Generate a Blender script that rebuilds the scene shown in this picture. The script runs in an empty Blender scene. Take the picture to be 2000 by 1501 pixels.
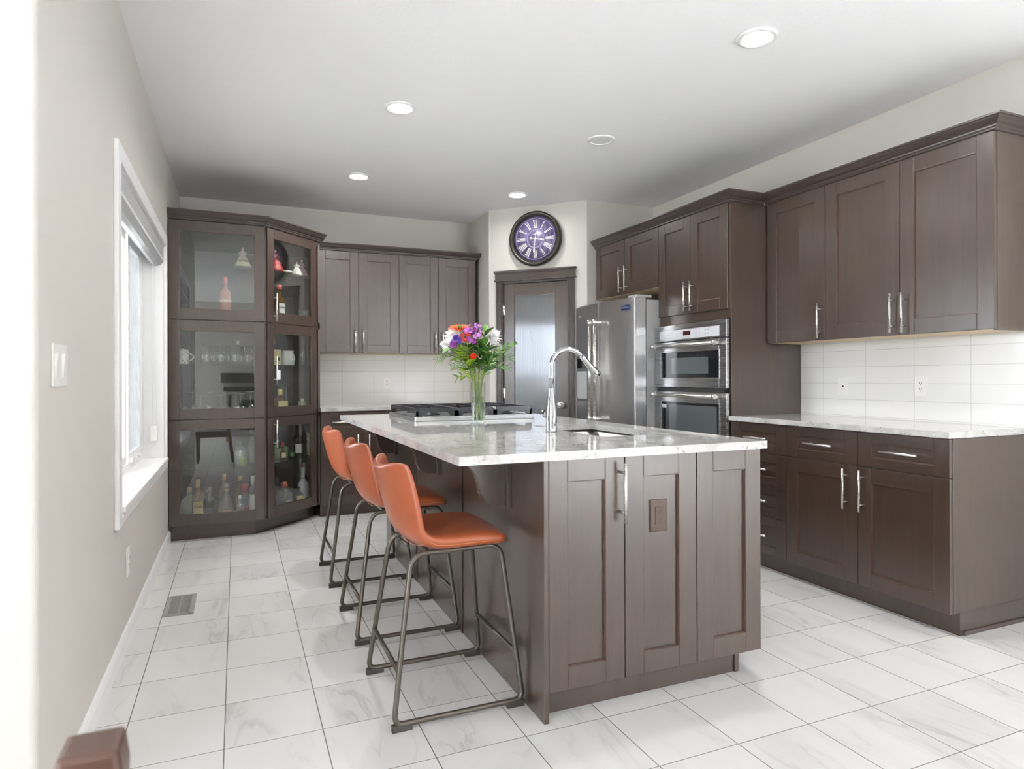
import bpy, bmesh, math, random
from mathutils import Vector, Matrix
random.seed(7)
S = bpy.context.scene
C = S.collection
PI = math.pi

# ------------------------------------------------------------------ camera
F_PX, YAW, HZ, ROLL, PITCH, EYE = 1269.17, math.radians(22.959), 736.51, -.003, .0012, 1.18
fw0 = Vector((math.sin(YAW), math.cos(YAW), 0)); r0 = Vector((math.cos(YAW), -math.sin(YAW), 0)); zz = Vector((0, 0, 1))
fw = fw0*math.cos(PITCH) + zz*math.sin(PITCH); up0 = -fw0*math.sin(PITCH) + zz*math.cos(PITCH)
rt = r0*math.cos(ROLL) + up0*math.sin(ROLL); upv = up0*math.cos(ROLL) - r0*math.sin(ROLL)
cam = bpy.data.cameras.new('camera'); co = bpy.data.objects.new('camera', cam); C.objects.link(co)
m = Matrix((rt, upv, -fw)).transposed().to_4x4(); m.translation = (0, 0, EYE); co.matrix_world = m
cam.sensor_width = 36; cam.lens = F_PX/2000*36; cam.shift_y = (HZ-750.5)/2000
cam.clip_start = .05
cam.dof.use_dof = True; cam.dof.focus_distance = 4.0; cam.dof.aperture_fstop = 9
S.camera = co

# ------------------------------------------------------------------ world, light, exposure
S.view_settings.view_transform = 'Standard'; S.view_settings.look = 'None'
S.view_settings.gamma = 1; S.view_settings.exposure = 0.52
S.cycles.transparent_max_bounces = 32; S.cycles.max_bounces = 12; S.cycles.diffuse_bounces = 6
S.cycles.caustics_reflective = False; S.cycles.caustics_refractive = False
SKY0, SKY1 = .8, 15.5
W = bpy.data.worlds.new('sky'); S.world = W; W.use_nodes = True
bg = W.node_tree.nodes['Background']
bg.inputs[0].default_value = (.88, .95, 1.07, 1); _t = W.node_tree
_tc = _t.nodes.new('ShaderNodeTexCoord'); _d = _t.nodes.new('ShaderNodeVectorMath'); _d.operation = 'DOT_PRODUCT'; _d.inputs[1].default_value = Vector((-1, -.1, .22)).normalized()
_t.links.new(_tc.outputs['Generated'], _d.inputs[0])          # hazy sky, brighter on the dining room side
_r = _t.nodes.new('ShaderNodeMapRange'); _r.inputs['From Min'].default_value = 0; _r.inputs['From Max'].default_value = 1; _r.inputs['To Min'].default_value = SKY0; _r.inputs['To Max'].default_value = SKY1
_t.links.new(_d.outputs['Value'], _r.inputs['Value']); _t.links.new(_r.outputs[0], bg.inputs[1])
sl = bpy.data.lights.new('sun', 'SUN'); sl.energy = 66; sl.angle = math.radians(.6); sl.color = (.95, .975, 1)
so_ = bpy.data.objects.new('sun', sl); C.objects.link(so_)
so_.rotation_euler = Vector((.16, 1, -1.25)).to_track_quat('-Z', 'Y').to_euler(); so_.location = (0, -8, 8)

def portal(name, loc, rot, sx, sy):
    l = bpy.data.lights.new(name, 'AREA'); l.shape = 'RECTANGLE'; l.size = sx; l.size_y = sy
    l.cycles.is_portal = True
    o = bpy.data.objects.new(name, l); C.objects.link(o); o.location = loc; o.rotation_euler = rot
portal('window_portal_left', (-.66, 4.045, 1.36), (0, -PI/2, 0), 1.5, 1.95)
portal('window_portal_front', (4.6, -4.12, 1.25), (PI/2, 0, 0), 2.8, 2.4)
portal('window_portal_dining', (-3.42, -2.05, 1.3), (0, -PI/2, 0), 2.4, 2.3)

# ------------------------------------------------------------------ materials
def nt(name):
    m = bpy.data.materials.new(name); m.use_nodes = True
    t = m.node_tree; b = t.nodes['Principled BSDF']
    return m, t, b
def lin(r, g, b):
    f = lambda c: ((c/255+.055)/1.055)**2.4 if c/255 > .04045 else c/255/12.92
    return (f(r), f(g), f(b), 1)
def plain(name, col, rough=.5, metal=0, coat=0, spec=.5, sheen=0):
    m, t, b = nt(name)
    b.inputs['Base Color'].default_value = col; b.inputs['Roughness'].default_value = rough
    b.inputs['Metallic'].default_value = metal; b.inputs['Coat Weight'].default_value = coat
    b.inputs['Specular IOR Level'].default_value = spec
    n = t.nodes.new('ShaderNodeTexNoise'); n.inputs['Scale'].default_value = 60; n.inputs['Detail'].default_value = 2
    mr = t.nodes.new('ShaderNodeMapRange'); mr.inputs['To Min'].default_value = max(0, rough-.03); mr.inputs['To Max'].default_value = rough+.03
    tc = t.nodes.new('ShaderNodeTexCoord'); t.links.new(tc.outputs['Object'], n.inputs['Vector'])
    t.links.new(n.outputs['Fac'], mr.inputs['Value']); t.links.new(mr.outputs[0], b.inputs['Roughness'])
    return m
def mathn(t, op, a, b=None, c=None):
    n = t.nodes.new('ShaderNodeMath'); n.operation = op
    for i, v in enumerate((a, b, c)):
        if v is None: continue
        if isinstance(v, (int, float)): n.inputs[i].default_value = v
        else: t.links.new(v, n.inputs[i])
    return n.outputs[0]
def mixc(t, fac, a, b):
    n = t.nodes.new('ShaderNodeMix'); n.data_type = 'RGBA'
    for s, v in ((n.inputs[0], fac), (n.inputs[6], a), (n.inputs[7], b)):
        if isinstance(v, (int, float)): s.default_value = v
        elif isinstance(v, tuple): s.default_value = v
        else: t.links.new(v, s)
    return n.outputs[2]
def bump(t, b, h, strength=.2, dist=.002):
    n = t.nodes.new('ShaderNodeBump'); n.inputs['Strength'].default_value = strength; n.inputs['Distance'].default_value = dist
    t.links.new(h, n.inputs['Height']); t.links.new(n.outputs[0], b.inputs['Normal'])

def paint(name, col, scale, strength, rough=.6):
    m, t, b = nt(name)
    b.inputs['Base Color'].default_value = col; b.inputs['Roughness'].default_value = rough
    g = t.nodes.new('ShaderNodeNewGeometry'); n = t.nodes.new('ShaderNodeTexNoise')
    n.inputs['Scale'].default_value = scale; n.inputs['Detail'].default_value = 3
    t.links.new(g.outputs['Position'], n.inputs['Vector']); bump(t, b, n.outputs['Fac'], strength, .003)
    return m
M = {}
M['wall'] = paint('greige_paint', lin(206, 202, 195), 120, .06)
M['ceil'] = paint('ceiling_texture', lin(246, 246, 247), 55, .35, .8)
M['white'] = plain('white_trim', lin(240, 240, 240), .35)
M['plastic'] = plain('white_plastic', lin(238, 236, 232), .3)

def wood(name, c1, c2, rough=.33, coat=1.0):
    m, t, b = nt(name)
    tc = t.nodes.new('ShaderNodeTexCoord'); mp = t.nodes.new('ShaderNodeMapping'); mp.inputs['Scale'].default_value = (28, 28, 1.6)
    t.links.new(tc.outputs['Object'], mp.inputs[0])
    n = t.nodes.new('ShaderNodeTexNoise'); n.inputs['Scale'].default_value = 1.5; n.inputs['Detail'].default_value = 6; n.inputs['Roughness'].default_value = .6
    t.links.new(mp.outputs[0], n.inputs['Vector'])
    n2 = t.nodes.new('ShaderNodeTexNoise'); n2.inputs['Scale'].default_value = 3.2; n2.inputs['Detail'].default_value = 3
    t.links.new(tc.outputs['Object'], n2.inputs['Vector'])
    f = mathn(t, 'ADD', mathn(t, 'MULTIPLY', n.outputs['Fac'], .55), mathn(t, 'MULTIPLY', n2.outputs['Fac'], .45))
    mr = t.nodes.new('ShaderNodeMapRange'); mr.inputs['From Min'].default_value = .35; mr.inputs['From Max'].default_value = .65; t.links.new(f, mr.inputs['Value'])
    t.links.new(mixc(t, mr.outputs[0], c1, c2), b.inputs['Base Color'])
    b.inputs['Roughness'].default_value = rough; b.inputs['Coat Weight'].default_value = coat; b.inputs['Coat Roughness'].default_value = .27; b.inputs['Coat IOR'].default_value = 1.54
    bump(t, b, n.outputs['Fac'], .05, .001)
    return m
M['wood'] = wood('espresso_wood', (.043, .025, .016, 1), (.060, .036, .024, 1))
M['wood_worn'] = wood('worn_reddish_edge', (.080, .038, .022, 1), (.11, .052, .030, 1), .4, .3)
M['wood_edge'] = wood('espresso_moulding', (.050, .036, .030, 1), (.062, .045, .038, 1), .3, .3)
M['maple'] = wood('pale_cabinet_underside', lin(206, 184, 150), lin(214, 194, 160), .5, 0)
M['chair_wood'] = wood('chair_wood', (.07, .032, .022, 1), (.10, .048, .034, 1), .3, .4)
M['dark'] = plain('near_black_matte', (.008, .007, .007, 1), .7)  # even near-black for the mantel, firebox and oven housing

def tiles():
    m, t, b = nt('marble_look_floor_tile')
    g = t.nodes.new('ShaderNodeNewGeometry'); sp = t.nodes.new('ShaderNodeSeparateXYZ'); t.links.new(g.outputs['Position'], sp.inputs[0])
    u = mathn(t, 'DIVIDE', mathn(t, 'ADD', sp.outputs[0], .345), .305); v = mathn(t, 'DIVIDE', mathn(t, 'SUBTRACT', sp.outputs[1], 2.267), .3105)
    def line(a, w):
        fr = mathn(t, 'FRACT', a); d = mathn(t, 'ABSOLUTE', mathn(t, 'SUBTRACT', fr, .5))
        return mathn(t, 'GREATER_THAN', d, .5-w)
    grout = mathn(t, 'MAXIMUM', line(u, .0055), line(v, .0045))
    cu = mathn(t, 'FLOOR', u); cv = mathn(t, 'FLOOR', v)
    cmb = t.nodes.new('ShaderNodeCombineXYZ'); t.links.new(cu, cmb.inputs[0]); t.links.new(cv, cmb.inputs[1])
    wn = t.nodes.new('ShaderNodeTexWhiteNoise'); wn.noise_dimensions = '3D'; t.links.new(cmb.outputs[0], wn.inputs['Vector'])
    off = t.nodes.new('ShaderNodeVectorMath'); off.operation = 'SCALE'; off.inputs[3].default_value = 40; t.links.new(wn.outputs['Color'], off.inputs[0])
    add = t.nodes.new('ShaderNodeVectorMath'); add.operation = 'ADD'; t.links.new(g.outputs['Position'], add.inputs[0]); t.links.new(off.outputs[0], add.inputs[1])
    mp = t.nodes.new('ShaderNodeMapping'); mp.inputs['Rotation'].default_value = (0, 0, math.radians(8)); mp.inputs['Scale'].default_value = (5.5, 1.3, 1)
    t.links.new(add.outputs[0], mp.inputs[0])
    n = t.nodes.new('ShaderNodeTexNoise'); n.inputs['Scale'].default_value = 1.5; n.inputs['Detail'].default_value = 5; n.inputs['Distortion'].default_value = .8
    t.links.new(mp.outputs[0], n.inputs['Vector'])
    vein = mathn(t, 'SUBTRACT', 1, mathn(t, 'MULTIPLY', mathn(t, 'ABSOLUTE', mathn(t, 'SUBTRACT', n.outputs['Fac'], .47)), 26))
    vein = mathn(t, 'MAXIMUM', vein, 0)
    n3 = t.nodes.new('ShaderNodeTexNoise'); n3.inputs['Scale'].default_value = .8; n3.inputs['Detail'].default_value = 2; t.links.new(mp.outputs[0], n3.inputs['Vector'])
    gate = t.nodes.new('ShaderNodeMapRange'); gate.inputs['From Min'].default_value = .47; gate.inputs['From Max'].default_value = .68; t.links.new(n3.outputs['Fac'], gate.inputs['Value'])
    soft = mathn(t, 'MULTIPLY', gate.outputs[0], .26)
    vf = mathn(t, 'ADD', mathn(t, 'MULTIPLY', mathn(t, 'MULTIPLY', vein, gate.outputs[0]), .5), soft)
    col = mixc(t, vf, lin(222, 221, 219), lin(178, 176, 173))
    # per tile brightness
    tone = mathn(t, 'ADD', mathn(t, 'MULTIPLY', wn.outputs['Value'], .05), .965)
    hs = t.nodes.new('ShaderNodeHueSaturation'); t.links.new(col, hs.inputs['Color']); t.links.new(tone, hs.inputs['Value'])
    t.links.new(mixc(t, grout, hs.outputs[0], lin(112, 106, 100)), b.inputs['Base Color'])
    b.inputs['Roughness'].default_value = .3
    t.links.new(mathn(t, 'ADD', mathn(t, 'MULTIPLY', grout, .5), .3), b.inputs['Roughness'])
    bump(t, b, mathn(t, 'SUBTRACT', 1, grout), .3, .001)
    return m
M['tile'] = tiles()

def splash(name, axis, o1, p1, o2, p2):
    m, t, b = nt(name)
    g = t.nodes.new('ShaderNodeNewGeometry'); sp = t.nodes.new('ShaderNodeSeparateXYZ'); t.links.new(g.outputs['Position'], sp.inputs[0])
    u = mathn(t, 'DIVIDE', mathn(t, 'SUBTRACT', sp.outputs[axis], o1), p1); v = mathn(t, 'DIVIDE', mathn(t, 'SUBTRACT', sp.outputs[2], o2), p2)
    def line(a, w):
        return mathn(t, 'GREATER_THAN', mathn(t, 'ABSOLUTE', mathn(t, 'SUBTRACT', mathn(t, 'FRACT', a), .5)), .5-w)
    gr = mathn(t, 'MAXIMUM', line(u, .006), line(v, .014))
    t.links.new(mixc(t, gr, lin(233, 232, 229), lin(205, 203, 198)), b.inputs['Base Color'])
    b.inputs['Roughness'].default_value = .16
    n = t.nodes.new('ShaderNodeTexNoise'); n.inputs['Scale'].default_value = 3.5; t.links.new(g.outputs['Position'], n.inputs['Vector'])
    bump(t, b, mathn(t, 'ADD', mathn(t, 'MULTIPLY', n.outputs['Fac'], .6), mathn(t, 'MULTIPLY', gr, -.5)), .25, .002)
    return m
M['splash_r'] = splash('white_splash_tile_right', 1, 2.217, .313, .937, .1025)
M['splash_b'] = splash('white_splash_tile_back', 0, .922, .3025, .940, .1033)

def granite():
    m, t, b = nt('white_granite')
    g = t.nodes.new('ShaderNodeNewGeometry')
    def noise(s, d=3, dist=0):
        n = t.nodes.new('ShaderNodeTexNoise'); n.inputs['Scale'].default_value = s; n.inputs['Detail'].default_value = d; n.inputs['Distortion'].default_value = dist
        t.links.new(g.outputs['Position'], n.inputs['Vector']); return n.outputs['Fac']
    def ramp(x, lo, hi):
        n = t.nodes.new('ShaderNodeMapRange'); n.inputs['From Min'].default_value = lo; n.inputs['From Max'].default_value = hi; t.links.new(x, n.inputs['Value']); return n.outputs[0]
    c = mixc(t, ramp(noise(9, 4, .5), .38, .64), lin(206, 205, 201), lin(180, 178, 174))
    c = mixc(t, mathn(t, 'MULTIPLY', ramp(noise(38, 4), .52, .66), .4), c, lin(172, 169, 164))
    v = t.nodes.new('ShaderNodeTexVoronoi'); v.inputs['Scale'].default_value = 75; t.links.new(g.outputs['Position'], v.inputs['Vector'])
    sp = mathn(t, 'MULTIPLY', mathn(t, 'LESS_THAN', v.outputs['Distance'], .30), ramp(noise(14, 3), .53, .56))
    c = mixc(t, mathn(t, 'MULTIPLY', sp, .6), c, lin(98, 90, 90))
    c = mixc(t, mathn(t, 'MULTIPLY', ramp(noise(22, 3, 1), .66, .74), .6), c, lin(165, 148, 138))
    t.links.new(c, b.inputs['Base Color'])
    b.inputs['Roughness'].default_value = .05; b.inputs['Specular IOR Level'].default_value = .6
    return m
M['granite'] = granite()

def steel(name, col, rough, axis_scale=(2, 2, 300), aniso=.0):
    m, t, b = nt(name)
    b.inputs['Base Color'].default_value = col; b.inputs['Metallic'].default_value = 1
    tc = t.nodes.new('ShaderNodeTexCoord'); mp = t.nodes.new('ShaderNodeMapping'); mp.inputs['Scale'].default_value = axis_scale
    t.links.new(tc.outputs['Object'], mp.inputs[0])
    n = t.nodes.new('ShaderNodeTexNoise'); n.inputs['Scale'].default_value = 1; n.inputs['Detail'].default_value = 3; t.links.new(mp.outputs[0], n.inputs['Vector'])
    mr = t.nodes.new('ShaderNodeMapRange'); mr.inputs['To Min'].default_value = rough*.8; mr.inputs['To Max'].default_value = rough*1.2; t.links.new(n.outputs['Fac'], mr.inputs['Value'])
    t.links.new(mr.outputs[0], b.inputs['Roughness'])
    bump(t, b, n.outputs['Fac'], .006, .0004)
    return m
M['steel'] = steel('brushed_stainless', (.47, .47, .47, 1), .28)
M['fridge'] = steel('fridge_stainless', (.74, .74, .75, 1), .30, (300, 300, 2))
M['nickel'] = steel('satin_nickel', (.72, .70, .66, 1), .28)
M['glide'] = plain('dark_brown_rubber', (.055, .048, .040, 1), .5)
M['chrome'] = plain('chrome', (.50, .50, .51, 1), .06, 1)
M['sink'] = steel('sink_steel', (.7, .7, .7, 1), .3)
M['gunmetal'] = plain('gunmetal_tube', (.13, .115, .095, 1), .36, .75)
M['iron'] = plain('cast_iron', (.03, .03, .032, 1), .42)
M['iron_enamel'] = plain('black_enamel', (.025, .027, .032, 1), .22)
M['black_glass'] = plain('black_oven_glass', (.012, .013, .015, 1), .05, 0, .5)
M['oven_inner'] = plain('oven_window_mesh', (.10, .115, .12, 1), .12, 0, .5)
M['panel_white'] = plain('oven_control_panel', (.62, .63, .65, 1), .15)
M['display'] = plain('dark_red_display', (.06, .012, .012, 1), .1)
M['side_grey'] = plain('fridge_side_grey', (.42, .42, .42, 1), .38)
M['plastic_grey'] = plain('dark_grey_plastic', (.10, .105, .115, 1), .3)
M['badge_blue'] = plain('navy_badge', (.02, .035, .10, 1), .25)
M['silver_letter'] = plain('silver_lettering', (.75, .76, .8, 1), .3, .6)
M['brown_plate'] = plain('brown_metal_plate', (.085, .058, .046, 1), .3, .5)
M['slot'] = plain('outlet_slot', (.03, .03, .03, 1), .6)
M['grey_letter'] = plain('grey_lettering', (.30, .31, .33, 1), .4)

def leather():
    m, t, b = nt('cognac_leather')
    tc = t.nodes.new('ShaderNodeTexCoord')
    n = t.nodes.new('ShaderNodeTexNoise'); n.inputs['Scale'].default_value = 9; n.inputs['Detail'].default_value = 4; t.links.new(tc.outputs['Object'], n.inputs['Vector'])
    t.links.new(mixc(t, n.outputs['Fac'], (.29, .062, .020, 1), (.41, .104, .038, 1)), b.inputs['Base Color'])
    v = t.nodes.new('ShaderNodeTexVoronoi'); v.inputs['Scale'].default_value = 420; t.links.new(tc.outputs['Object'], v.inputs['Vector'])
    b.inputs['Roughness'].default_value = .34; b.inputs['Coat Weight'].default_value = .25; b.inputs['Coat Roughness'].default_value = .3
    bump(t, b, v.outputs['Distance'], .12, .0006)
    return m
M['leather'] = leather()
M['stitch'] = plain('orange_stitching', (.55, .22, .09, 1), .6)

def thin_glass(name, tint=(1, 1, 1, 1), refl=1.0, base=.04, diffuse=0.0, dcol=(1, 1, 1, 1), rough=.0):
    m = bpy.data.materials.new(name); m.use_nodes = True; t = m.node_tree; t.nodes.clear()
    out = t.nodes.new('ShaderNodeOutputMaterial'); tr = t.nodes.new('ShaderNodeBsdfTransparent'); gl = t.nodes.new('ShaderNodeBsdfGlossy')
    tr.inputs[0].default_value = tint; gl.inputs['Roughness'].default_value = rough; gl.inputs[0].default_value = (1, 1, 1, 1)
    g = t.nodes.new('ShaderNodeNewGeometry'); d = t.nodes.new('ShaderNodeVectorMath'); d.operation = 'DOT_PRODUCT'
    t.links.new(g.outputs['Normal'], d.inputs[0]); t.links.new(g.outputs['Incoming'], d.inputs[1])
    c = mathn(t, 'ABSOLUTE', d.outputs['Value']); p = mathn(t, 'POWER', mathn(t, 'SUBTRACT', 1, c), 5)
    f = mathn(t, 'MULTIPLY', mathn(t, 'ADD', mathn(t, 'MULTIPLY', p, 1-base), base), refl)
    mx = t.nodes.new('ShaderNodeMixShader'); t.links.new(f, mx.inputs[0]); t.links.new(gl.outputs[0], mx.inputs[2])
    if diffuse:
        df = t.nodes.new('ShaderNodeBsdfDiffuse'); df.inputs[0].default_value = dcol
        m2 = t.nodes.new('ShaderNodeMixShader'); m2.inputs[0].default_value = diffuse
        t.links.new(tr.outputs[0], m2.inputs[1]); t.links.new(df.outputs[0], m2.inputs[2]); t.links.new(m2.outputs[0], mx.inputs[1])
    else: t.links.new(tr.outputs[0], mx.inputs[1])
    t.links.new(mx.outputs[0], out.inputs[0]); return m
M['pane'] = thin_glass('cabinet_glass', (.93, .95, .94, 1), 1, .07)
M['shelf_glass'] = thin_glass('shelf_glass', (.86, .92, .90, 1), 1, .05)
M['window_glass'] = thin_glass('window_glass', (.97, .98, .98, 1))
M['screen'] = thin_glass('insect_screen', (1, 1, 1, 1), 0, .04, .50, (.30, .30, .31, 1))
M['clear'] = thin_glass('drinking_glass', (.90, .93, .93, 1), 2.0, .12, .10, (.9, .92, .92, 1))
M['vase_glass'] = thin_glass('vase_glass', (.93, .96, .95, 1), 1.1, .06)
M['water'] = thin_glass('vase_water', (.86, .91, .80, 1), .4, .02)
M['pink_glass'] = thin_glass('pink_gin', (.93, .55, .47, 1), 1, .05, .5, (.8, .42, .36, 1))
M['amber_glass'] = thin_glass('amber_liquor', (.72, .42, .10, 1), 1, .05, .25, (.42, .22, .05, 1))
M['gold_glass'] = thin_glass('golden_rum', (.75, .5, .22, 1), 1, .05, .35, (.42, .26, .10, 1))
M['green_glass'] = thin_glass('green_bottle_glass', (.10, .36, .16, 1), 1, .05, .3, (.03, .12, .05, 1))
M['olive_glass'] = thin_glass('olive_bottle_glass', (.62, .66, .18, 1), 1, .05, .4, (.45, .46, .12, 1))
M['dark_glass'] = thin_glass('dark_bottle_glass', (.12, .10, .11, 1), 1, .06, .5, (.03, .025, .03, 1))
M['smoke_glass'] = thin_glass('grey_bottle_glass', (.72, .72, .76, 1), 1.2, .08, .3, (.35, .35, .4, 1))

def fluted():
    m, t, b = nt('reeded_glass')
    b.inputs['Base Color'].default_value = (.22, .23, .245, 1); b.inputs['Roughness'].default_value = .10
    b.inputs['Metallic'].default_value = .55; b.inputs['Specular IOR Level'].default_value = .9; b.inputs['Coat Weight'].default_value = .6; b.inputs['Coat Roughness'].default_value = .05
    return m
M['fluted'] = fluted()

def dial():
    m, t, b = nt('distressed_purple_dial')
    tc = t.nodes.new('ShaderNodeTexCoord'); mp = t.nodes.new('ShaderNodeMapping'); mp.inputs['Scale'].default_value = (40, 40, 6)
    t.links.new(tc.outputs['Object'], mp.inputs[0])
    n = t.nodes.new('ShaderNodeTexNoise'); n.inputs['Scale'].default_value = 1.2; n.inputs['Detail'].default_value = 5; t.links.new(mp.outputs[0], n.inputs['Vector'])
    mr = t.nodes.new('ShaderNodeMapRange'); mr.inputs['From Min'].default_value = .35; mr.inputs['From Max'].default_value = .68; t.links.new(n.outputs['Fac'], mr.inputs['Value'])
    t.links.new(mixc(t, mr.outputs[0], (.070, .058, .115, 1), (.20, .17, .32, 1)), b.inputs['Base Color']); b.inputs['Roughness'].default_value = .3
    b.inputs['Coat Weight'].default_value = .15; b.inputs['Coat Roughness'].default_value = .08
    return m
M['dial'] = dial()
M['clock_rim'] = plain('dark_bronze_rim', (.045, .040, .032, 1), .32, .5)
M['cream'] = plain('cream_numerals', (.82, .79, .73, 1), .5)
def emit(name, col, s):
    m, t, b = nt(name); b.inputs['Base Color'].default_value = (.9, .9, .9, 1); b.inputs['Emission Color'].default_value = col; b.inputs['Emission Strength'].default_value = s; return m
M['lamp_on'] = emit('lit_lamp_lens', (1, .97, .93, 1), 14)
M['lamp_off'] = plain('unlit_lamp_lens', (.82, .82, .82, 1), .4)
M['vent'] = plain('grey_floor_register', (.36, .35, .33, 1), .45)
M['blind'] = paint('grey_blind_fabric', lin(176, 176, 177), 400, .2)
M['bounce_ground'] = plain('pale_bounce_ground', (.74, .73, .68, 1), .9)  # ground made pale so it throws daylight up through the windows
M['bounce_slab'] = plain('bounce_slab_grey', (.42, .42, .42, 1), .9)  # colour of the added slab that bounces sunlight indoors
M['fence'] = plain('weathered_fence', (.33, .32, .30, 1), .8)
def flat(n, c, r=.45): M[n] = plain(n, lin(*c), r)
for n, c in dict(porcelain=(238, 234, 226), fig_cream=(226, 214, 184), fig_green=(170, 176, 130), fig_red=(196, 48, 42), fig_pink=(205, 165, 180), skin=(226, 190, 168),
                 hair=(120, 80, 50), label_white=(232, 230, 224), label_cream=(226, 208, 150), label_red=(170, 40, 60), cap_pink=(226, 120, 105), cap_gold=(190, 150, 80), cap_black=(28, 27, 28),
                 cap_red=(190, 40, 36), cap_yellow=(228, 214, 140), wine_silver=(208, 210, 216), copper_foil=(176, 132, 106), box_tan=(222, 205, 160), jar_green=(176, 190, 160), tag_orange=(226, 160, 60), tag_white=(238, 238, 238), ball_red=(150, 50, 36), rose_gold=(200, 150, 130), label_ink=(60, 50, 50),
                 leaf_dark=(60, 104, 40), leaf_mid=(104, 150, 58), leaf_lime=(152, 184, 54), stem_green=(112, 140, 62), stem_yellow=(160, 160, 70), frond=(74, 116, 48),
                 petal_orange=(240, 104, 22), petal_white=(244, 240, 240), petal_purple=(166, 82, 170), petal_violet=(92, 62, 168), petal_red=(232, 62, 32), petal_yellow=(232, 214, 110), petal_lilac=(196, 130, 200), floor_brown=(80, 66, 54)).items():
    flat(n, c)

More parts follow.
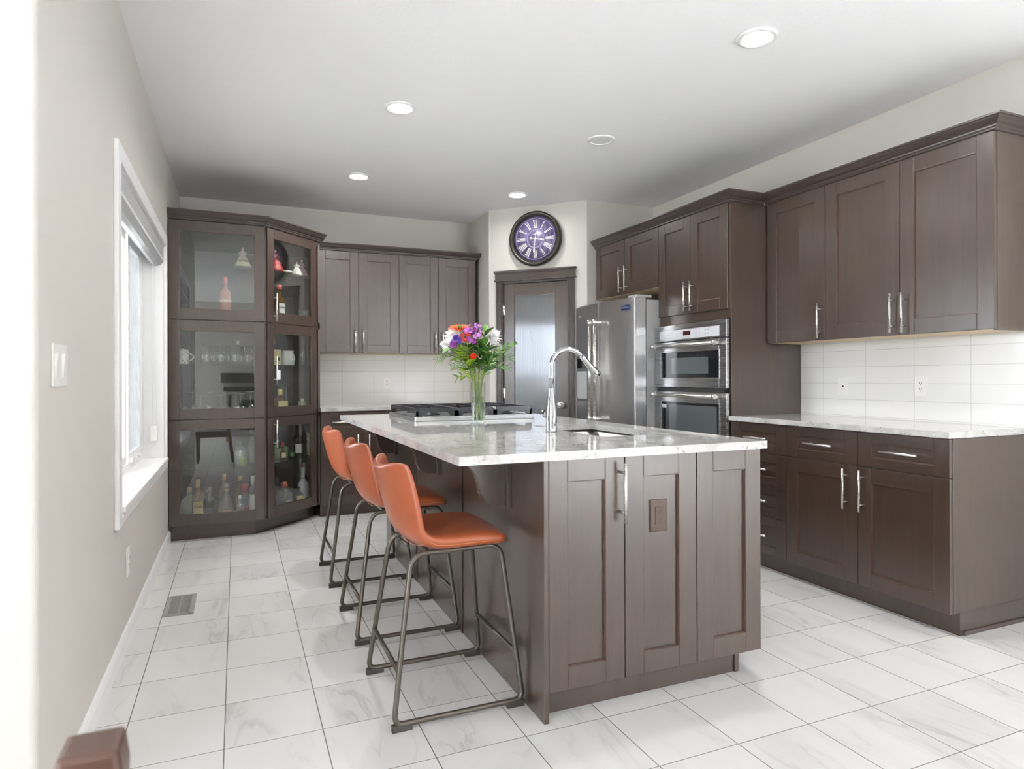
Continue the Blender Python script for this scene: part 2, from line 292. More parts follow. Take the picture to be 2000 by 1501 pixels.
# ------------------------------------------------------------------ mesh helpers
class MB:
    def __init__(s): s.bm = bmesh.new(); s.mats = []; s.T = Matrix.Identity(4)
    def _mi(s, mat):
        if mat is None: return 0
        if mat not in s.mats: s.mats.append(mat)
        return s.mats.index(mat)
    def face(s, vs, mi=0, smooth=False):
        try: f = s.bm.faces.new(vs)
        except ValueError: return None
        f.material_index = mi; f.smooth = smooth; return f
    def v(s, p): return s.bm.verts.new(s.T @ Vector(p))
    def box(s, x0, x1, y0, y1, z0, z1, bevel=0, mat=None):
        mi = s._mi(mat)
        vs = [s.v((x, y, z)) for x in (x0, x1) for y in (y0, y1) for z in (z0, z1)]
        fs = [s.face([vs[i] for i in q], mi) for q in ((0, 1, 3, 2), (4, 6, 7, 5), (0, 4, 5, 1), (2, 3, 7, 6), (0, 2, 6, 4), (1, 5, 7, 3))]
        if bevel:
            es = {e for f in fs for e in f.edges}
            r = bmesh.ops.bevel(s.bm, geom=list(es), offset=bevel, segments=2, affect='EDGES', profile=.6, clamp_overlap=True)
            for f in r['faces']: f.material_index = mi
        return s
    def prism(s, poly, z0, z1, axis='z', bevel=0, mat=None):
        mi = s._mi(mat)
        def P(a, b, h): return {'z': (a, b, h), 'y': (a, h, b), 'x': (h, a, b)}[axis]
        lo = [s.v(P(a, b, z0)) for a, b in poly]; hi = [s.v(P(a, b, z1)) for a, b in poly]
        fs = [s.face(lo[::-1], mi), s.face(hi, mi)]
        n = len(poly)
        for i in range(n): fs.append(s.face([lo[i], lo[(i+1) % n], hi[(i+1) % n], hi[i]], mi))
        if bevel:
            es = {e for f in fs if f for e in f.edges}
            bmesh.ops.bevel(s.bm, geom=list(es), offset=bevel, segments=2, affect='EDGES', profile=.6, clamp_overlap=True)
        return s
    def lathe(s, prof, c=(0, 0, 0), seg=24, axis='z', mat=None, smooth=True, cap=True):
        mi = s._mi(mat); rings = []
        for r, h in prof:
            ring = []
            for k in range(seg):
                a = 2*PI*k/seg; x, y = r*math.cos(a), r*math.sin(a)
                p = {'z': (x, y, h), 'y': (x, h, y), 'x': (h, x, y)}[axis]
                ring.append(s.v((p[0]+c[0], p[1]+c[1], p[2]+c[2])))
            rings.append(ring)
        for a, b in zip(rings, rings[1:]):
            for k in range(seg): s.face([a[k], a[(k+1) % seg], b[(k+1) % seg], b[k]], mi, smooth)
        if cap:
            if prof[0][0] > 1e-6: s.face(rings[0][::-1], mi)
            if prof[-1][0] > 1e-6: s.face(rings[-1], mi)
        return s
    def tube(s, pts, r, seg=10, mat=None, cap=True):
        mi = s._mi(mat); pts = [Vector(p) for p in pts]; rad = r if isinstance(r, (list, tuple)) else [r]*len(pts)
        rings = []; nrm = None
        for i, p in enumerate(pts):
            d = (pts[min(i+1, len(pts)-1)] - pts[max(i-1, 0)]).normalized()
            if nrm is None: nrm = d.orthogonal().normalized()
            else:
                nrm = nrm - d*nrm.dot(d)
                nrm = nrm.normalized() if nrm.length > 1e-6 else d.orthogonal().normalized()
            b = d.cross(nrm)
            rings.append([s.v(p + (nrm*math.cos(2*PI*k/seg) + b*math.sin(2*PI*k/seg))*rad[i]) for k in range(seg)])
        for a, b in zip(rings, rings[1:]):
            for k in range(seg): s.face([a[k], a[(k+1) % seg], b[(k+1) % seg], b[k]], mi, True)
        if cap: s.face(rings[0][::-1], mi); s.face(rings[-1], mi)
        return s
    def sphere(s, c, r, seg=12, sc=(1, 1, 1), mat=None):
        n = max(6, seg//2+1); mi = s._mi(mat)
        rings = []
        for i in range(1, n):
            th = PI*i/n
            rings.append([s.v((c[0]+r*sc[0]*math.sin(th)*math.cos(2*PI*k/seg), c[1]+r*sc[1]*math.sin(th)*math.sin(2*PI*k/seg), c[2]-r*sc[2]*math.cos(th))) for k in range(seg)])
        b0 = s.v((c[0], c[1], c[2]-r*sc[2])); t0 = s.v((c[0], c[1], c[2]+r*sc[2]))
        for k in range(seg):
            s.face([b0, rings[0][(k+1) % seg], rings[0][k]], mi, True); s.face([t0, rings[-1][k], rings[-1][(k+1) % seg]], mi, True)
        for a, b in zip(rings, rings[1:]):
            for k in range(seg): s.face([a[k], a[(k+1) % seg], b[(k+1) % seg], b[k]], mi, True)
        return s
    def sweep(s, path, prof, side=1, closed_prof=True, mat=None):
        """profile (outward, height) swept along a level path; outward is the right-hand side for side=1"""
        mi = s._mi(mat); P = [Vector((p[0], p[1])) for p in path]; z0 = path[0][2] if len(path[0]) > 2 else 0
        rings = []
        for i, p in enumerate(P):
            ds = []
            if i > 0: ds.append((P[i]-P[i-1]).normalized())
            if i < len(P)-1: ds.append((P[i+1]-P[i]).normalized())
            ns = [Vector((d.y, -d.x))*side for d in ds]
            n = sum(ns, Vector((0, 0))); n.normalize(); k = 1/max(.3, n.dot(ns[0])); n = n*k
            rings.append([s.v((p.x+n.x*o, p.y+n.y*o, z0+h)) for o, h in prof])
        m = len(prof)
        for a, b in zip(rings, rings[1:]):
            for j in range(m if closed_prof else m-1): s.face([a[j], a[(j+1) % m], b[(j+1) % m], b[j]], mi)
        s.face(rings[0][::-1], mi); s.face(rings[-1], mi)
        return s
    def grid(s, fn, nu, nv, mat=None, smooth=True):
        mi = s._mi(mat); V = [[s.v(fn(i/nu, j/nv)) for j in range(nv+1)] for i in range(nu+1)]
        for i in range(nu):
            for j in range(nv): s.face([V[i][j], V[i+1][j], V[i+1][j+1], V[i][j+1]], mi, smooth)
        return s
    def build(s, name, mat=None, parent=None, auto=None, solidify=0, subsurf=0):
        bmesh.ops.recalc_face_normals(s.bm, faces=s.bm.faces)
        me = bpy.data.meshes.new(name); s.bm.to_mesh(me); s.bm.free()
        if mat and not s.mats: me.materials.append(mat)
        for q in s.mats: me.materials.append(q)
        o = bpy.data.objects.new(name, me); C.objects.link(o)
        if parent: o.parent = parent
        if solidify: md = o.modifiers.new('thickness', 'SOLIDIFY'); md.thickness = solidify; md.offset = 0
        if subsurf: md = o.modifiers.new('smooth', 'SUBSURF'); md.levels = subsurf; md.render_levels = subsurf
        return o
def B(*a, **k): return MB().box(*a, **k)

def tag(o, label, cat, group=None):
    o['label'] = label; o['category'] = cat
    if group: o['group'] = group
    return o
def thing(name, label, cat, loc=(0, 0, 0), rz=0, group=None):
    o = bpy.data.objects.new(name, None); C.objects.link(o); o.location = loc; o.rotation_euler = (0, 0, rz)
    o.empty_display_size = .1
    return tag(o, label, cat, group)
def struct(o):
    o['kind'] = 'structure'; return o
def dup(o, parent=None):
    c = o.copy(); C.objects.link(c); c.parent = parent
    for ch in list(o.children): dup(ch, c)
    return c
def text(name, s, size, mat, parent, loc, rot=(PI/2, 0, 0), depth=.0004, align='CENTER'):
    cu = bpy.data.curves.new(name, 'FONT'); cu.body = s; cu.size = size; cu.extrude = depth; cu.align_x = align; cu.align_y = 'CENTER'
    cu.materials.append(mat)
    q = bpy.data.objects.new(name, cu); C.objects.link(q); bpy.context.view_layer.update()
    me = bpy.data.meshes.new_from_object(q.evaluated_get(bpy.context.evaluated_depsgraph_get())); bpy.data.objects.remove(q)
    if not me.materials: me.materials.append(mat)
    o = bpy.data.objects.new(name, me); C.objects.link(o); o.parent = parent; o.location = loc; o.rotation_euler = rot
    return o

# ------------------------------------------------------------------ room shell
XL, XR, ZC, YB = -.456, 3.583, 2.766, 6.32
struct(B(-3.6, 7.4, -4.3, 6.6, -.2, 0).build('floor', M['tile']))
struct(B(-3.6, 7.4, -4.3, 6.6, ZC, ZC+.15).build('ceiling', M['ceil']))
WY0, WY1, WZ0, WZ1 = 3.112, 4.985, .645, 2.085      # opening in the left wall
b = MB()
def bull(poly, z0, z1): b.prism(poly, z0, z1)
rc = .022; arc = [(XL-rc+rc*math.sin(a), 1.94+rc-rc*math.cos(a)) for a in [i*PI/12 for i in range(7)]]
b.prism([(XL-.22, 1.94)] + arc + [(XL, WY0), (XL-.22, WY0)], 0, ZC)
b.box(XL-.22, XL, WY1, YB+.15, 0, ZC); b.box(XL-.22, XL, WY0, WY1, 0, WZ0); b.box(XL-.22, XL, WY0, WY1, WZ1, ZC)
struct(b.build('wall_left', M['wall']))
struct(B(-3.6, XL-.22, 1.94, 2.16, 0, ZC).build('wall_dining', M['wall']))
struct(B(XL-.22, XR+.15, YB, YB+.15, 0, ZC).build('wall_back', M['wall']))
struct(B(XR, XR+.15, 1.3, YB, 0, ZC).build('wall_right', M['wall']))
struct(B(XR+.15, 7.4, 1.3, 1.45, 0, ZC).build('wall_living', M['wall']))
struct(B(7.25, 7.4, -4.15, 1.3, 0, ZC).build('wall_far_right', M['wall']))
b = MB(); b.box(-3.6, -3.45, -4.15, -3.2, 0, ZC).box(-3.6, -3.45, -.9, 1.94, 0, ZC).box(-3.6, -3.45, -3.2, -.9, 2.5, ZC).box(-3.6, -3.45, -3.2, -.9, 0, .06)
struct(b.build('wall_far_left', M['wall']))
b = MB()
for y in (-3.2, -2.08, -.97): b.box(-3.57, -3.47, y, y+.07, .06, 2.5)
b.box(-3.57, -3.47, -3.2, -.9, .06, .13); b.box(-3.57, -3.47, -3.2, -.9, 2.43, 2.5)
struct(b.build('window_3', M['white']))
b = MB()
b.box(-3.6, 3.2, -4.3, -4.15, 0, ZC).box(6.0, 7.4, -4.3, -4.15, 0, ZC).box(3.2, 6.0, -4.3, -4.15, 2.5, ZC).box(3.2, 6.0, -4.3, -4.15, 0, .06)
struct(b.build('wall_front', M['wall']))
b = MB()
for x in (3.2, 4.565, 5.93): b.box(x, x+.07, -4.26, -4.17, .06, 2.5)
b.box(3.2, 6.0, -4.26, -4.17, .06, .13); b.box(3.2, 6.0, -4.26, -4.17, 2.43, 2.5)
w2 = struct(b.build('window_2', M['white']))
fp = thing('fireplace', 'dark mantel fireplace with a grey stone surround on the living room wall', 'fireplace', (.55, -4.145, 0), PI)
b = MB(); b.box(-.75, .75, -.10, 0, 0, 1.0).build('stone_surround', M['fence'], fp)
B(-.85, .85, -.20, 0, 1.10, 1.30, bevel=.01).build('mantel', M['dark'], fp); B(-.80, .80, -.14, 0, .93, 1.02, bevel=.005).build('ledge', M['dark'], fp); B(-.5, .5, -.11, -.02, .12, .75).build('firebox', M['dark'], fp)
# corner pantry walls
struct(B(2.2, 2.3, 5.743, YB, 0, ZC).build('wall_pantry_side', M['wall']))
DA, DB = Vector((2.2, 5.75, 0)), Vector((2.88, 5.075, 0))
struct(B(2.88, XR, 5.075, 5.175, 0, ZC).build('wall_fridge_alcove', M['wall']))
pw = bpy.data.objects.new('wall_pantry_diagonal', None)
dang = math.atan2(DB.y-DA.y, DB.x-DA.x); DL = (DB-DA).length
b = MB(); b.T = Matrix.Translation(DA) @ Matrix.Rotation(dang, 4, 'Z')
D0, D1, DZ = .150, .778, 2.083   # door opening along the diagonal
b.box(0, D0, 0, .1, 0, ZC).box(D1, DL, 0, .1, 0, ZC).box(D0, D1, 0, .1, DZ, ZC)
struct(b.build('wall_pantry_diagonal', M['wall']))
# outdoors
struct(B(-40, 40, -40, 40, -.55, -.5).build('ground_outside', M['bounce_ground']))
struct(B(-14, 30, -40, -4.32, -.5, -.12).build('bounce_slab_outside', M['bounce_slab']))  # unseen slab added outside to bounce sunlight up to the ceiling
fb = MB()
for i in range(90): fb.box(-14.05, -14.0, -6+i*.2, -6+i*.2+.185, -.5, 1.3)
struct(fb.build('fence_outside', M['fence']))
# baseboard
prof = [(0, 0), (.014, 0), (.014, .062), (.011, .070), (.009, .078), (.004, .084), (0, .085)]
b = MB(); b.sweep([(XL, 1.95, 0), (XL, 5.33, 0)], prof, 1); struct(b.build('baseboard_left', M['white']))
b = MB(); b.sweep([(-3.45, 1.94, 0), (XL-.02, 1.94, 0)], prof, 1); struct(b.build('baseboard_dining', M['white']))
# backsplashes
struct(B(XR-.008, XR, 1.45, 3.343, .93, 1.41).build('wall_backsplash_right', M['splash_r']))
struct(B(.655, 2.2, YB-.008, YB, .93, 1.415).build('wall_backsplash_back', M['splash_b']))

# ------------------------------------------------------------------ left window
def window():
    fx0, fx1 = -.625, -.578
    b = MB()
    # jamb liner
    b.box(-.63, XL, WY0, WY0+.012, WZ0, WZ1).box(-.63, XL, WY1-.012, WY1, WZ0, WZ1).box(-.63, XL, WY0, WY1, WZ1-.012, WZ1)
    w = struct(b.build('window_1', M['white']))
    c = MB()
    cas = [(0, 0), (.010, 0), (.016, .006), (.016, .030), (.019, .036), (.019, .064), (.014, .072), (.004, .074), (0, .074)]
    for y0, y1 in ((WY0-.072, WY0+.004), (WY1-.004, WY1+.072)): c.box(XL, XL+.018, y0, y1, WZ0-.075, WZ1+.072, bevel=.004)
    c.box(XL, XL+.018, WY0+.004, WY1-.004, WZ1-.004, WZ1+.072, bevel=.004)
    c.build('window_casing', M['white'], w)
    s = MB(); s.box(-.60, XL+.030, WY0+.013, WY1-.013, WZ0-.022, WZ0+.006, bevel=.005); s.build('window_sill', M['white'], w)
    a = MB(); a.box(XL, XL+.022, WY0+.005, WY1-.005, WZ0-.045, WZ0-.022, bevel=.004).box(XL, XL+.014, WY0+.005, WY1-.005, WZ0-.075, WZ0-.045, bevel=.004); a.build('apron', M['white'], w)
    y = [WY0+.012, 3.735, 4.36, WY1-.012]; zb, zt = WZ0, WZ1-.012
    f = MB(); f.box(fx0, fx1, y[0], y[3], zb, zb+.05, bevel=.003).box(fx0, fx1, y[0], y[3], zt-.05, zt, bevel=.003)
    for yy in (y[0], y[1]-.022, y[2]-.022, y[3]-.035): f.box(fx0, fx1, yy, yy+.044 if 3.2 < yy < 4.8 else yy+.035, zb+.05, zt-.05, bevel=.003)
    f.build('window_frame', M['white'], w)
    for i in range(3):
        y0, y1 = y[i]+.036, y[i+1]-.036
        q = MB(); st = .045
        q.box(-.615, -.588, y0, y0+st, zb+.05, zt-.05, bevel=.004).box(-.615, -.588, y1-st, y1, zb+.05, zt-.05, bevel=.004)
        q.box(-.615, -.588, y0+st, y1-st, zb+.05, zb+.05+st, bevel=.004).box(-.615, -.588, y0+st, y1-st, zt-.05-st, zt-.05, bevel=.004)
        so = q.build('window_sash', M['white'], w)
        B(-.606, -.602, y0+st, y1-st, zb+.05+st, zt-.05-st).build('glass_pane', M['window_glass'], so)
        if i != 1: B(-.5955, -.5945, y0+st, y1-st, zb+.05+st, zt-.05-st).build('insect_screen', M['screen'], so)
    k = MB(); k.tube([(-.575, 4.44, .71), (-.555, 4.44, .73), (-.548, 4.50, .725), (-.548, 4.56, .715)], .007, 8); k.sphere((-.548, 4.565, .715), .012, 8); k.box(-.585, -.565, 4.40, 4.50, .69, .715, bevel=.004)
    k.build('crank_handle', M['plastic'], w)
    return w
window()
# roller blind
bl = thing('roller_blind', 'grey roller blind rolled up in its cassette at the top of the window', 'blind', (XL-.035, 4.05, 2.0))
p = [(-.05, -.03), (-.045, .068), (.036, .068), (.036, -.018), (.030, -.034), (.012, -.052), (-.012, -.058), (-.036, -.05)]
MB().prism([(a, b_) for a, b_ in p], -.915, .915, axis='y').build('cassette', M['blind'], bl)
B(.034, .040, -.915, .915, -.024, -.016).build('fascia_lip', M['white'], bl)
cd = MB(); 
for dx in (-.035, -.012): cd.tube([(dx, .905, -.03), (dx, .906, -.6), (dx+.004, .907, -1.16)], .0022, 6)
cd.build('pull_cord', M['white'], bl)
B(-.045, -.002, .895, .915, -1.235, -1.13, bevel=.006).build('cord_tensioner', M['plastic'], bl)

# ------------------------------------------------------------------ wall plates and floor register
def plate(name, label, cat, loc, rz, w, h, kind, mat=None, group=None):
    t = thing(name, label, cat, loc, rz, group); pm = mat or M['plastic']
    B(-w/2, w/2, -.006, 0, -h/2, h/2, bevel=.003).build('cover_plate', pm, t)
    if kind == 'duplex':
        d = B(-.017, .017, -.0085, -.005, -.034, .034, bevel=.002).build('receptacle', pm, t)
        s = MB()
        for dz in (-.017, .017): s.box(-.008, -.0055, -.0092, -.008, dz-.002, dz+.007).box(.0055, .008, -.0092, -.008, dz-.002, dz+.007).box(-.002, .002, -.0092, -.008, dz-.0105, dz-.006)
        s.build('slots', M['slot'], d)
    elif kind == 'switch':
        for x in (-w/4, w/4):
            MB().prism([(-.005, -.033), (-.0075, -.033), (-.012, .033), (-.005, .033)], x-.0165, x+.0165, axis='x').build('rocker', pm, t)
    elif kind == 'jack':
        B(-.006, .006, -.0072, -.005, -.005, .006).build('jack_socket', M['slot'], t)
    for dz in (-h/2+.014, h/2-.014): MB().lathe([(.003, -.0068), (.003, -.005)], (0, 0, dz), 8, 'y').build('screw', pm, t)
    return t
plate('light_switch', 'white double rocker light switch on the left wall', 'switch', (XL, 2.151, 1.219), PI/2, .156, .118, 'switch')
plate('wall_outlet', 'white outlet low on the left wall under the window', 'outlet', (XL, 3.37, .36), PI/2, .08, .128, 'duplex')
plate('wall_outlet', 'white outlet on the tiled splashback of the back wall', 'outlet', (1.348, YB-.008, 1.132), 0, .07, .114, 'duplex')
plate('wall_outlet', 'white duplex outlet on the right splashback', 'outlet', (XR-.008, 2.487, 1.126), -PI/2, .072, .114, 'duplex')
plate('phone_jack_plate', 'white jack plate with one small socket on the right splashback, left of the outlet', 'wall plate', (XR-.008, 3.002, 1.120), -PI/2, .072, .114, 'jack')
v = thing('floor_register', 'grey metal floor register set in the tiles by the left wall', 'vent', (-.273, 3.80, 0))
b = MB(); x0, x1, y0, y1 = -.058, .058, -.15, .15
b.box(x0-.012, x0+.01, y0-.012, y1+.012, 0, .006, bevel=.002).box(x1-.01, x1+.012, y0-.012, y1+.012, 0, .006, bevel=.002).box(x0, x1, y0-.012, y0+.01, 0, .006, bevel=.002).box(x0, x1, y1-.01, y1+.012, 0, .006, bevel=.002)
b.build('frame', M['vent'], v)
b = MB()
for i in range(18): b.box(x0+.01, x1-.01, y0+.012+i*.0155, y0+.012+i*.0155+.008, .001, .005)
b.box(-.004, .004, y0+.01, y1-.01, .001, .0052); b.build('louvres', M['vent'], v)
B(x0, x1, y0, y1, .0002, .0008).build('duct', M['slot'], v)

# ------------------------------------------------------------------ recessed lights
def downlight(x, y, on, label, power=10):
    t = thing('recessed_light', label, 'ceiling light', (x, y, ZC), 0, 'recessed lights in the kitchen ceiling')
    MB().lathe([(.070, -.001), (.092, -.001), (.094, -.004), (.090, -.008), (.074, -.012), (.068, -.008), (.070, -.001)], (0, 0, 0), 40, cap=False).build('trim_ring', M['white'], t)
    MB().lathe([(.0, -.007), (.05, -.0068), (.069, -.006)], (0, 0, 0), 32, cap=False).build('lens', M['lamp_on' if on else 'lamp_off'], t)
    if on:
        l = bpy.data.lights.new('lamp_light', 'AREA'); l.shape = 'DISK'; l.size = .13; l.energy = power; l.spread = math.radians(160); l.color = (1, .985, .97)
        lo = bpy.data.objects.new('lamp_light', l); C.objects.link(lo); lo.parent = t; lo.location = (0, 0, -.012)
downlight(2.236, 2.341, True, 'lit recessed ceiling light nearest the camera, at the upper right')
downlight(.883, 3.750, True, 'lit recessed ceiling light above the bar stools, in the left row nearer the camera')
downlight(2.236, 3.750, False, 'dim unlit recessed ceiling light, middle of the right row')
downlight(.883, 5.151, True, 'lit recessed ceiling light at the far left, before the back wall cabinets')
downlight(2.236, 5.151, True, 'lit recessed ceiling light at the far end, just before the wall clock', 3.2)

# ------------------------------------------------------------------ cabinet building blocks (front face at local y=0 facing -y)
RT, REC = .021, .009
def bead(b, x0, x1, z0, z1, y0, y1, q=.0028):
    b._mi(M['wood']); k = M['wood_worn']
    b.box(x0-.001, x0+q, y0, y1, z0, z1, mat=k).box(x1-q, x1+.001, y0, y1, z0, z1, mat=k).box(x0+q, x1-q, y0, y1, z0-.001, z0+q, mat=k).box(x0+q, x1-q, y0, y1, z1-q, z1+.001, mat=k)
def shaker(w, h, x, z, stile=.076, rail=.076, glass=False, y=0):
    b = MB(); bv = .0022
    b.box(x, x+stile, y, y+RT, z, z+h, bevel=bv).box(x+w-stile, x+w, y, y+RT, z, z+h, bevel=bv)
    b.box(x+stile, x+w-stile, y, y+RT, z, z+rail, bevel=bv).box(x+stile, x+w-stile, y, y+RT, z+h-rail, z+h, bevel=bv)
    if not glass:
        b.box(x+stile-.003, x+w-stile+.003, y+REC, y+RT-.002, z+rail-.003, z+h-rail+.003); bead(b, x+stile, x+w-stile, z+rail, z+h-rail, y+.0035, y+REC+.001)
    return b
def bar(parent, x, z, length, vert=True, y=0, stand=.034, r=.006):
    b = MB(); yy = y-stand; L = length/2; post = L*.66
    if vert:
        b.tube([(x, yy, z-L), (x, yy, z+L)], r, 12)
        for q in (-post, post): b.tube([(x, y, z+q), (x, yy, z+q)], r*.75, 10)
    else:
        b.tube([(x-L, yy, z), (x+L, yy, z)], r, 12)
        for q in (-post, post): b.tube([(x+q, y, z), (x+q, yy, z)], r*.75, 10)
    o = b.build('handle', M['nickel'], parent); o['label'] = 'satin nickel bar handle'; return o
def door(parent, x, z, w, h, hx=None, hz=None, stile=.076, rail=.076, hl=.213):
    d = shaker(w-.003, h-.003, x+.0015, z+.0015, stile, rail).build('door', M['wood'], parent)
    if hx is not None: bar(d, hx, hz, hl)
    return d
def drawer(parent, x, z, w, h, hl=.19, stile=.076, rail=.05):
    d = shaker(w-.003, h-.003, x+.0015, z+.0015, stile, rail).build('drawer', M['wood'], parent)
    bar(d, x+w/2, z+h/2, hl, False, REC); return d
CROWN = [(-.012, 0), (.006, 0), (.010, .004), (.010, .010), (.016, .015), (.018, .022), (.030, .030), (.044, .046), (.048, .054), (.054, .056), (.054, .066), (-.012, .066)]
def crown(name, label, path, z, side=1):
    b = MB(); b.sweep([(p[0], p[1], z) for p in path], CROWN, side)
    return tag(b.build(name, M['wood_edge']), label, 'moulding')

# --- right wall uppers: unit origin at (front x, far y); local x runs towards the camera
UX = 3.272
def uppers_right(y_far, y_near, label, doors, end=False):
    w = y_far-y_near; t = thing('upper_cabinet', label, 'cabinet', (UX, y_far, 1.404), -PI/2); D = XR-UX-.004; H = 2.338-1.404
    b = MB(); g = .022
    b.box(0, w, g, D, 0.012, H)
    b.build('body', M['wood'], t)
    B(.004, w-.004, g, D-.01, .0, .0115).build('underside', M['maple'], t)
    if end: B(w-.019, w+.0012, g-.003, D, -.004, H, bevel=.0015).build('end_panel', M['wood'], t)
    n = len(doors); dw = (w-(.0 if not end else .0))/n
    for i, hside in enumerate(doors):
        hx = i*dw + (.017+.016 if hside == 'l' else dw-.033)
        door(t, i*dw, 0, dw, H, hx, .119, .080, .080)
    return t
uppers_right(3.338, 2.873, 'single door dark upper cabinet next to the oven tower', ['r'])
uppers_right(2.873, 1.920, 'double door dark upper cabinet at the near right end', ['r', 'l'], True)
crown('crown_moulding', 'crown moulding along the right wall upper cabinets', [(UX, 3.343), (UX, 1.919), (XR, 1.919)], 2.336)

# --- oven tower
TX = 2.96
tw = thing('oven_cabinet', 'tall dark cabinet housing the built-in ovens', 'cabinet', (TX, 4.122, 0), -PI/2)
w = 4.122-3.345; D = XR-TX-.004
b = MB(); b.box(0, .02, .02, D, 0, 2.33).box(.02, w-.02, .02, D, 1.60, 2.33).box(.02, w-.02, .07, D, 0, .40).box(.02, w-.02, D-.02, D, .40, 1.60)
b.box(.0, w-.0205, 0.018, .04, 1.57, 1.628); b.box(.0, w-.0205, .018, .04, .11, .42)
b.build('body', M['wood'], tw)
B(w-.02, w, .012, D, 0, 2.333, bevel=.001).build('side_panel', M['wood'], tw)
B(.02, w-.02, .06, .08, 0, .11).build('toe_kick', M['wood'], tw)
for i, s in enumerate('rl'):
    dw = (w-.021)/2; door(tw, i*dw, 1.634, dw, 2.33-1.634, i*dw+(dw-.034 if s == 'r' else .034), 1.755, .076, .076)
# --- cabinet over the fridge
fc = thing('fridge_cabinet', 'two door dark cabinet above the refrigerator', 'cabinet', (TX, 5.055, 1.874), -PI/2)
w = 5.055-4.124; b = MB(); b.box(0, w, .022, D, .012, .456); b.build('body', M['wood'], fc)
B(.002, w-.002, .022, D, 0, .0115).build('underside', M['maple'], fc)
for i, s in enumerate('rl'):
    dw = w/2; door(fc, i*dw, 0, dw, .456, i*dw+(dw-.042 if s == 'r' else .042), .125, .076, .076)
br = MB()
br.prism([(D-.20, -.002), (D-.19, -.05), (D-.16, -.075), (D-.10, -.085), (D-.04, -.085), (D-.04, -.002)], w-.02, w-.002, axis='x'); br.build('bracket', M['wood'], fc)
crown('crown_moulding', 'crown moulding over the oven tower and fridge cabinets', [(TX, 5.062), (TX, 3.344), (UX-.030, 3.344)], 2.328)

# --- right wall base cabinets
BX = 2.965
def base_unit(name, label, loc, rz, w, depth, ndoor, stack=False, end=False, top=.900, kick=.105):
    t = thing(name, label, 'cabinet', loc, rz)
    b = MB(); b.box(0, w, .022, depth, kick, top-.001); b.build('body', M['wood'], t)
    if stack:
        hs = [(kick, .229), (.334, .192), (.526, .192), (.718, .178)]
        for z, h in hs: drawer(t, 0, z, w, h)
    else:
        dw = w/ndoor
        for i in range(ndoor):
            drawer(t, i*dw, .719, dw, .178)
            d = door(t, i*dw, kick-.003, dw, .719-kick+.003, (i+1)*dw-.066+.033-.03 if i == 0 else i*dw+.0345, .594)
    k = B(0, w-(.0 if not end else .022), .066, .085, 0, kick).build('toe_kick', M['wood'], t)
    if end:
        B(w-.019, w+.0012, .02, depth, kick, top-.001, bevel=.0012).build('end_panel', M['wood'], t)
        MB().box(w-.022, w+.0012, .062, depth, 0, kick).box(w+.0012, w+.010, .085, depth, 0, .02, bevel=.004).build('end_foot', M['wood'], t)
    return t
base_unit('base_cabinet', 'four drawer dark base cabinet beside the oven tower', (BX, 3.344, 0), -PI/2, 3.344-2.882, XR-BX-.004, 0, stack=True)
base_unit('base_cabinet', 'two door dark base cabinet with two drawers at the near right end', (BX, 2.882, 0), -PI/2, 2.882-1.931, XR-BX-.004, 2, end=True)
ct = B(2.9436, XR-.001, 1.9196, 3.3435, .901, .931, bevel=.004).build('countertop', M['granite']); tag(ct, 'white granite countertop on the right wall base cabinets', 'countertop')

# --- back wall uppers and bases
BY = 6.0
def uppers_back(x0, x1, label, end=False):
    w = x1-x0; t = thing('upper_cabinet', label, 'cabinet', (x0, BY, 1.411), 0); H = 2.333-1.411; D = YB-BY-.004
    MB().box(0, w, .022, D, .012, H).build('body', M['wood'], t)
    B(.002, w-.002, .022, D-.01, 0, .0115).build('underside', M['maple'], t)
    for i, s in enumerate('rl'):
        dw = w/2; door(t, i*dw, 0, dw, H, i*dw+(dw-.034 if s == 'r' else .038), .112, .076, .076)
    return t
ub = uppers_back(.655, 1.398, 'double door dark upper cabinet next to the glass display cabinet')
uppers_back(1.398, 2.160, 'double door dark upper cabinet behind the flowers')
crown('crown_moulding', 'crown moulding along the back wall upper cabinets', [(.655, BY), (2.163, BY), (2.163, YB)], 2.331, 1)
BBY = 5.70
base_unit('base_cabinet', 'dark base cabinet on the back wall, right beside the glass display cabinet', (.655, BBY, 0), 0, .74, YB-BBY-.004, 2)
base_unit('base_cabinet', 'dark back wall base cabinet mostly hidden behind the island', (1.396, BBY, 0), 0, .70, YB-BBY-.004, 2)
ct = MB(); ct.prism([(.652, 5.675), (2.16, 5.675), (2.198, 5.70), (2.198, YB-.001), (.652, YB-.001)], .901, .931, bevel=.003)
tag(ct.build('countertop', M['granite']), 'white granite countertop along the back wall', 'countertop')

# ------------------------------------------------------------------ corner display cabinet
HX0, HX1, HY, HC = XL+.004, .204, 5.26, (.204, 5.26)
SQ = math.sqrt(.5)
hu = thing('display_cabinet', 'tall dark corner display cabinet with glass doors full of bottles and glassware', 'cabinet', (HX0, HY, 0))
ox, oy = HX0, HY
def L(x, y): return (x-ox, y-oy)
foot = [L(HX0, 5.283), L(.198, 5.283), L(.640, 5.725), L(.652, 5.725), L(.652, 6.312), L(HX0, 6.312)]
b = MB()
for z0, z1 in ((.11, .135), (.872, .894), (1.598, 1.656), (2.30, 2.335)): b.prism(foot, z0, z1)
b.box(0, .015, .024, 1.05, .135, 2.30); b.prism([L(.636, 5.725), L(.652, 5.725), L(.652, 6.312), L(.636, 6.312)], .135, 2.30); b.box(.015, .652-ox-.016, 1.04, 1.052, .135, 2.30)
b.prism([L(.196, 5.284), L(.206, 5.284), L(.216, 5.300), L(.200, 5.315), L(.19, 5.30)], .135, 2.30)
b.build('body', M['wood'], hu)
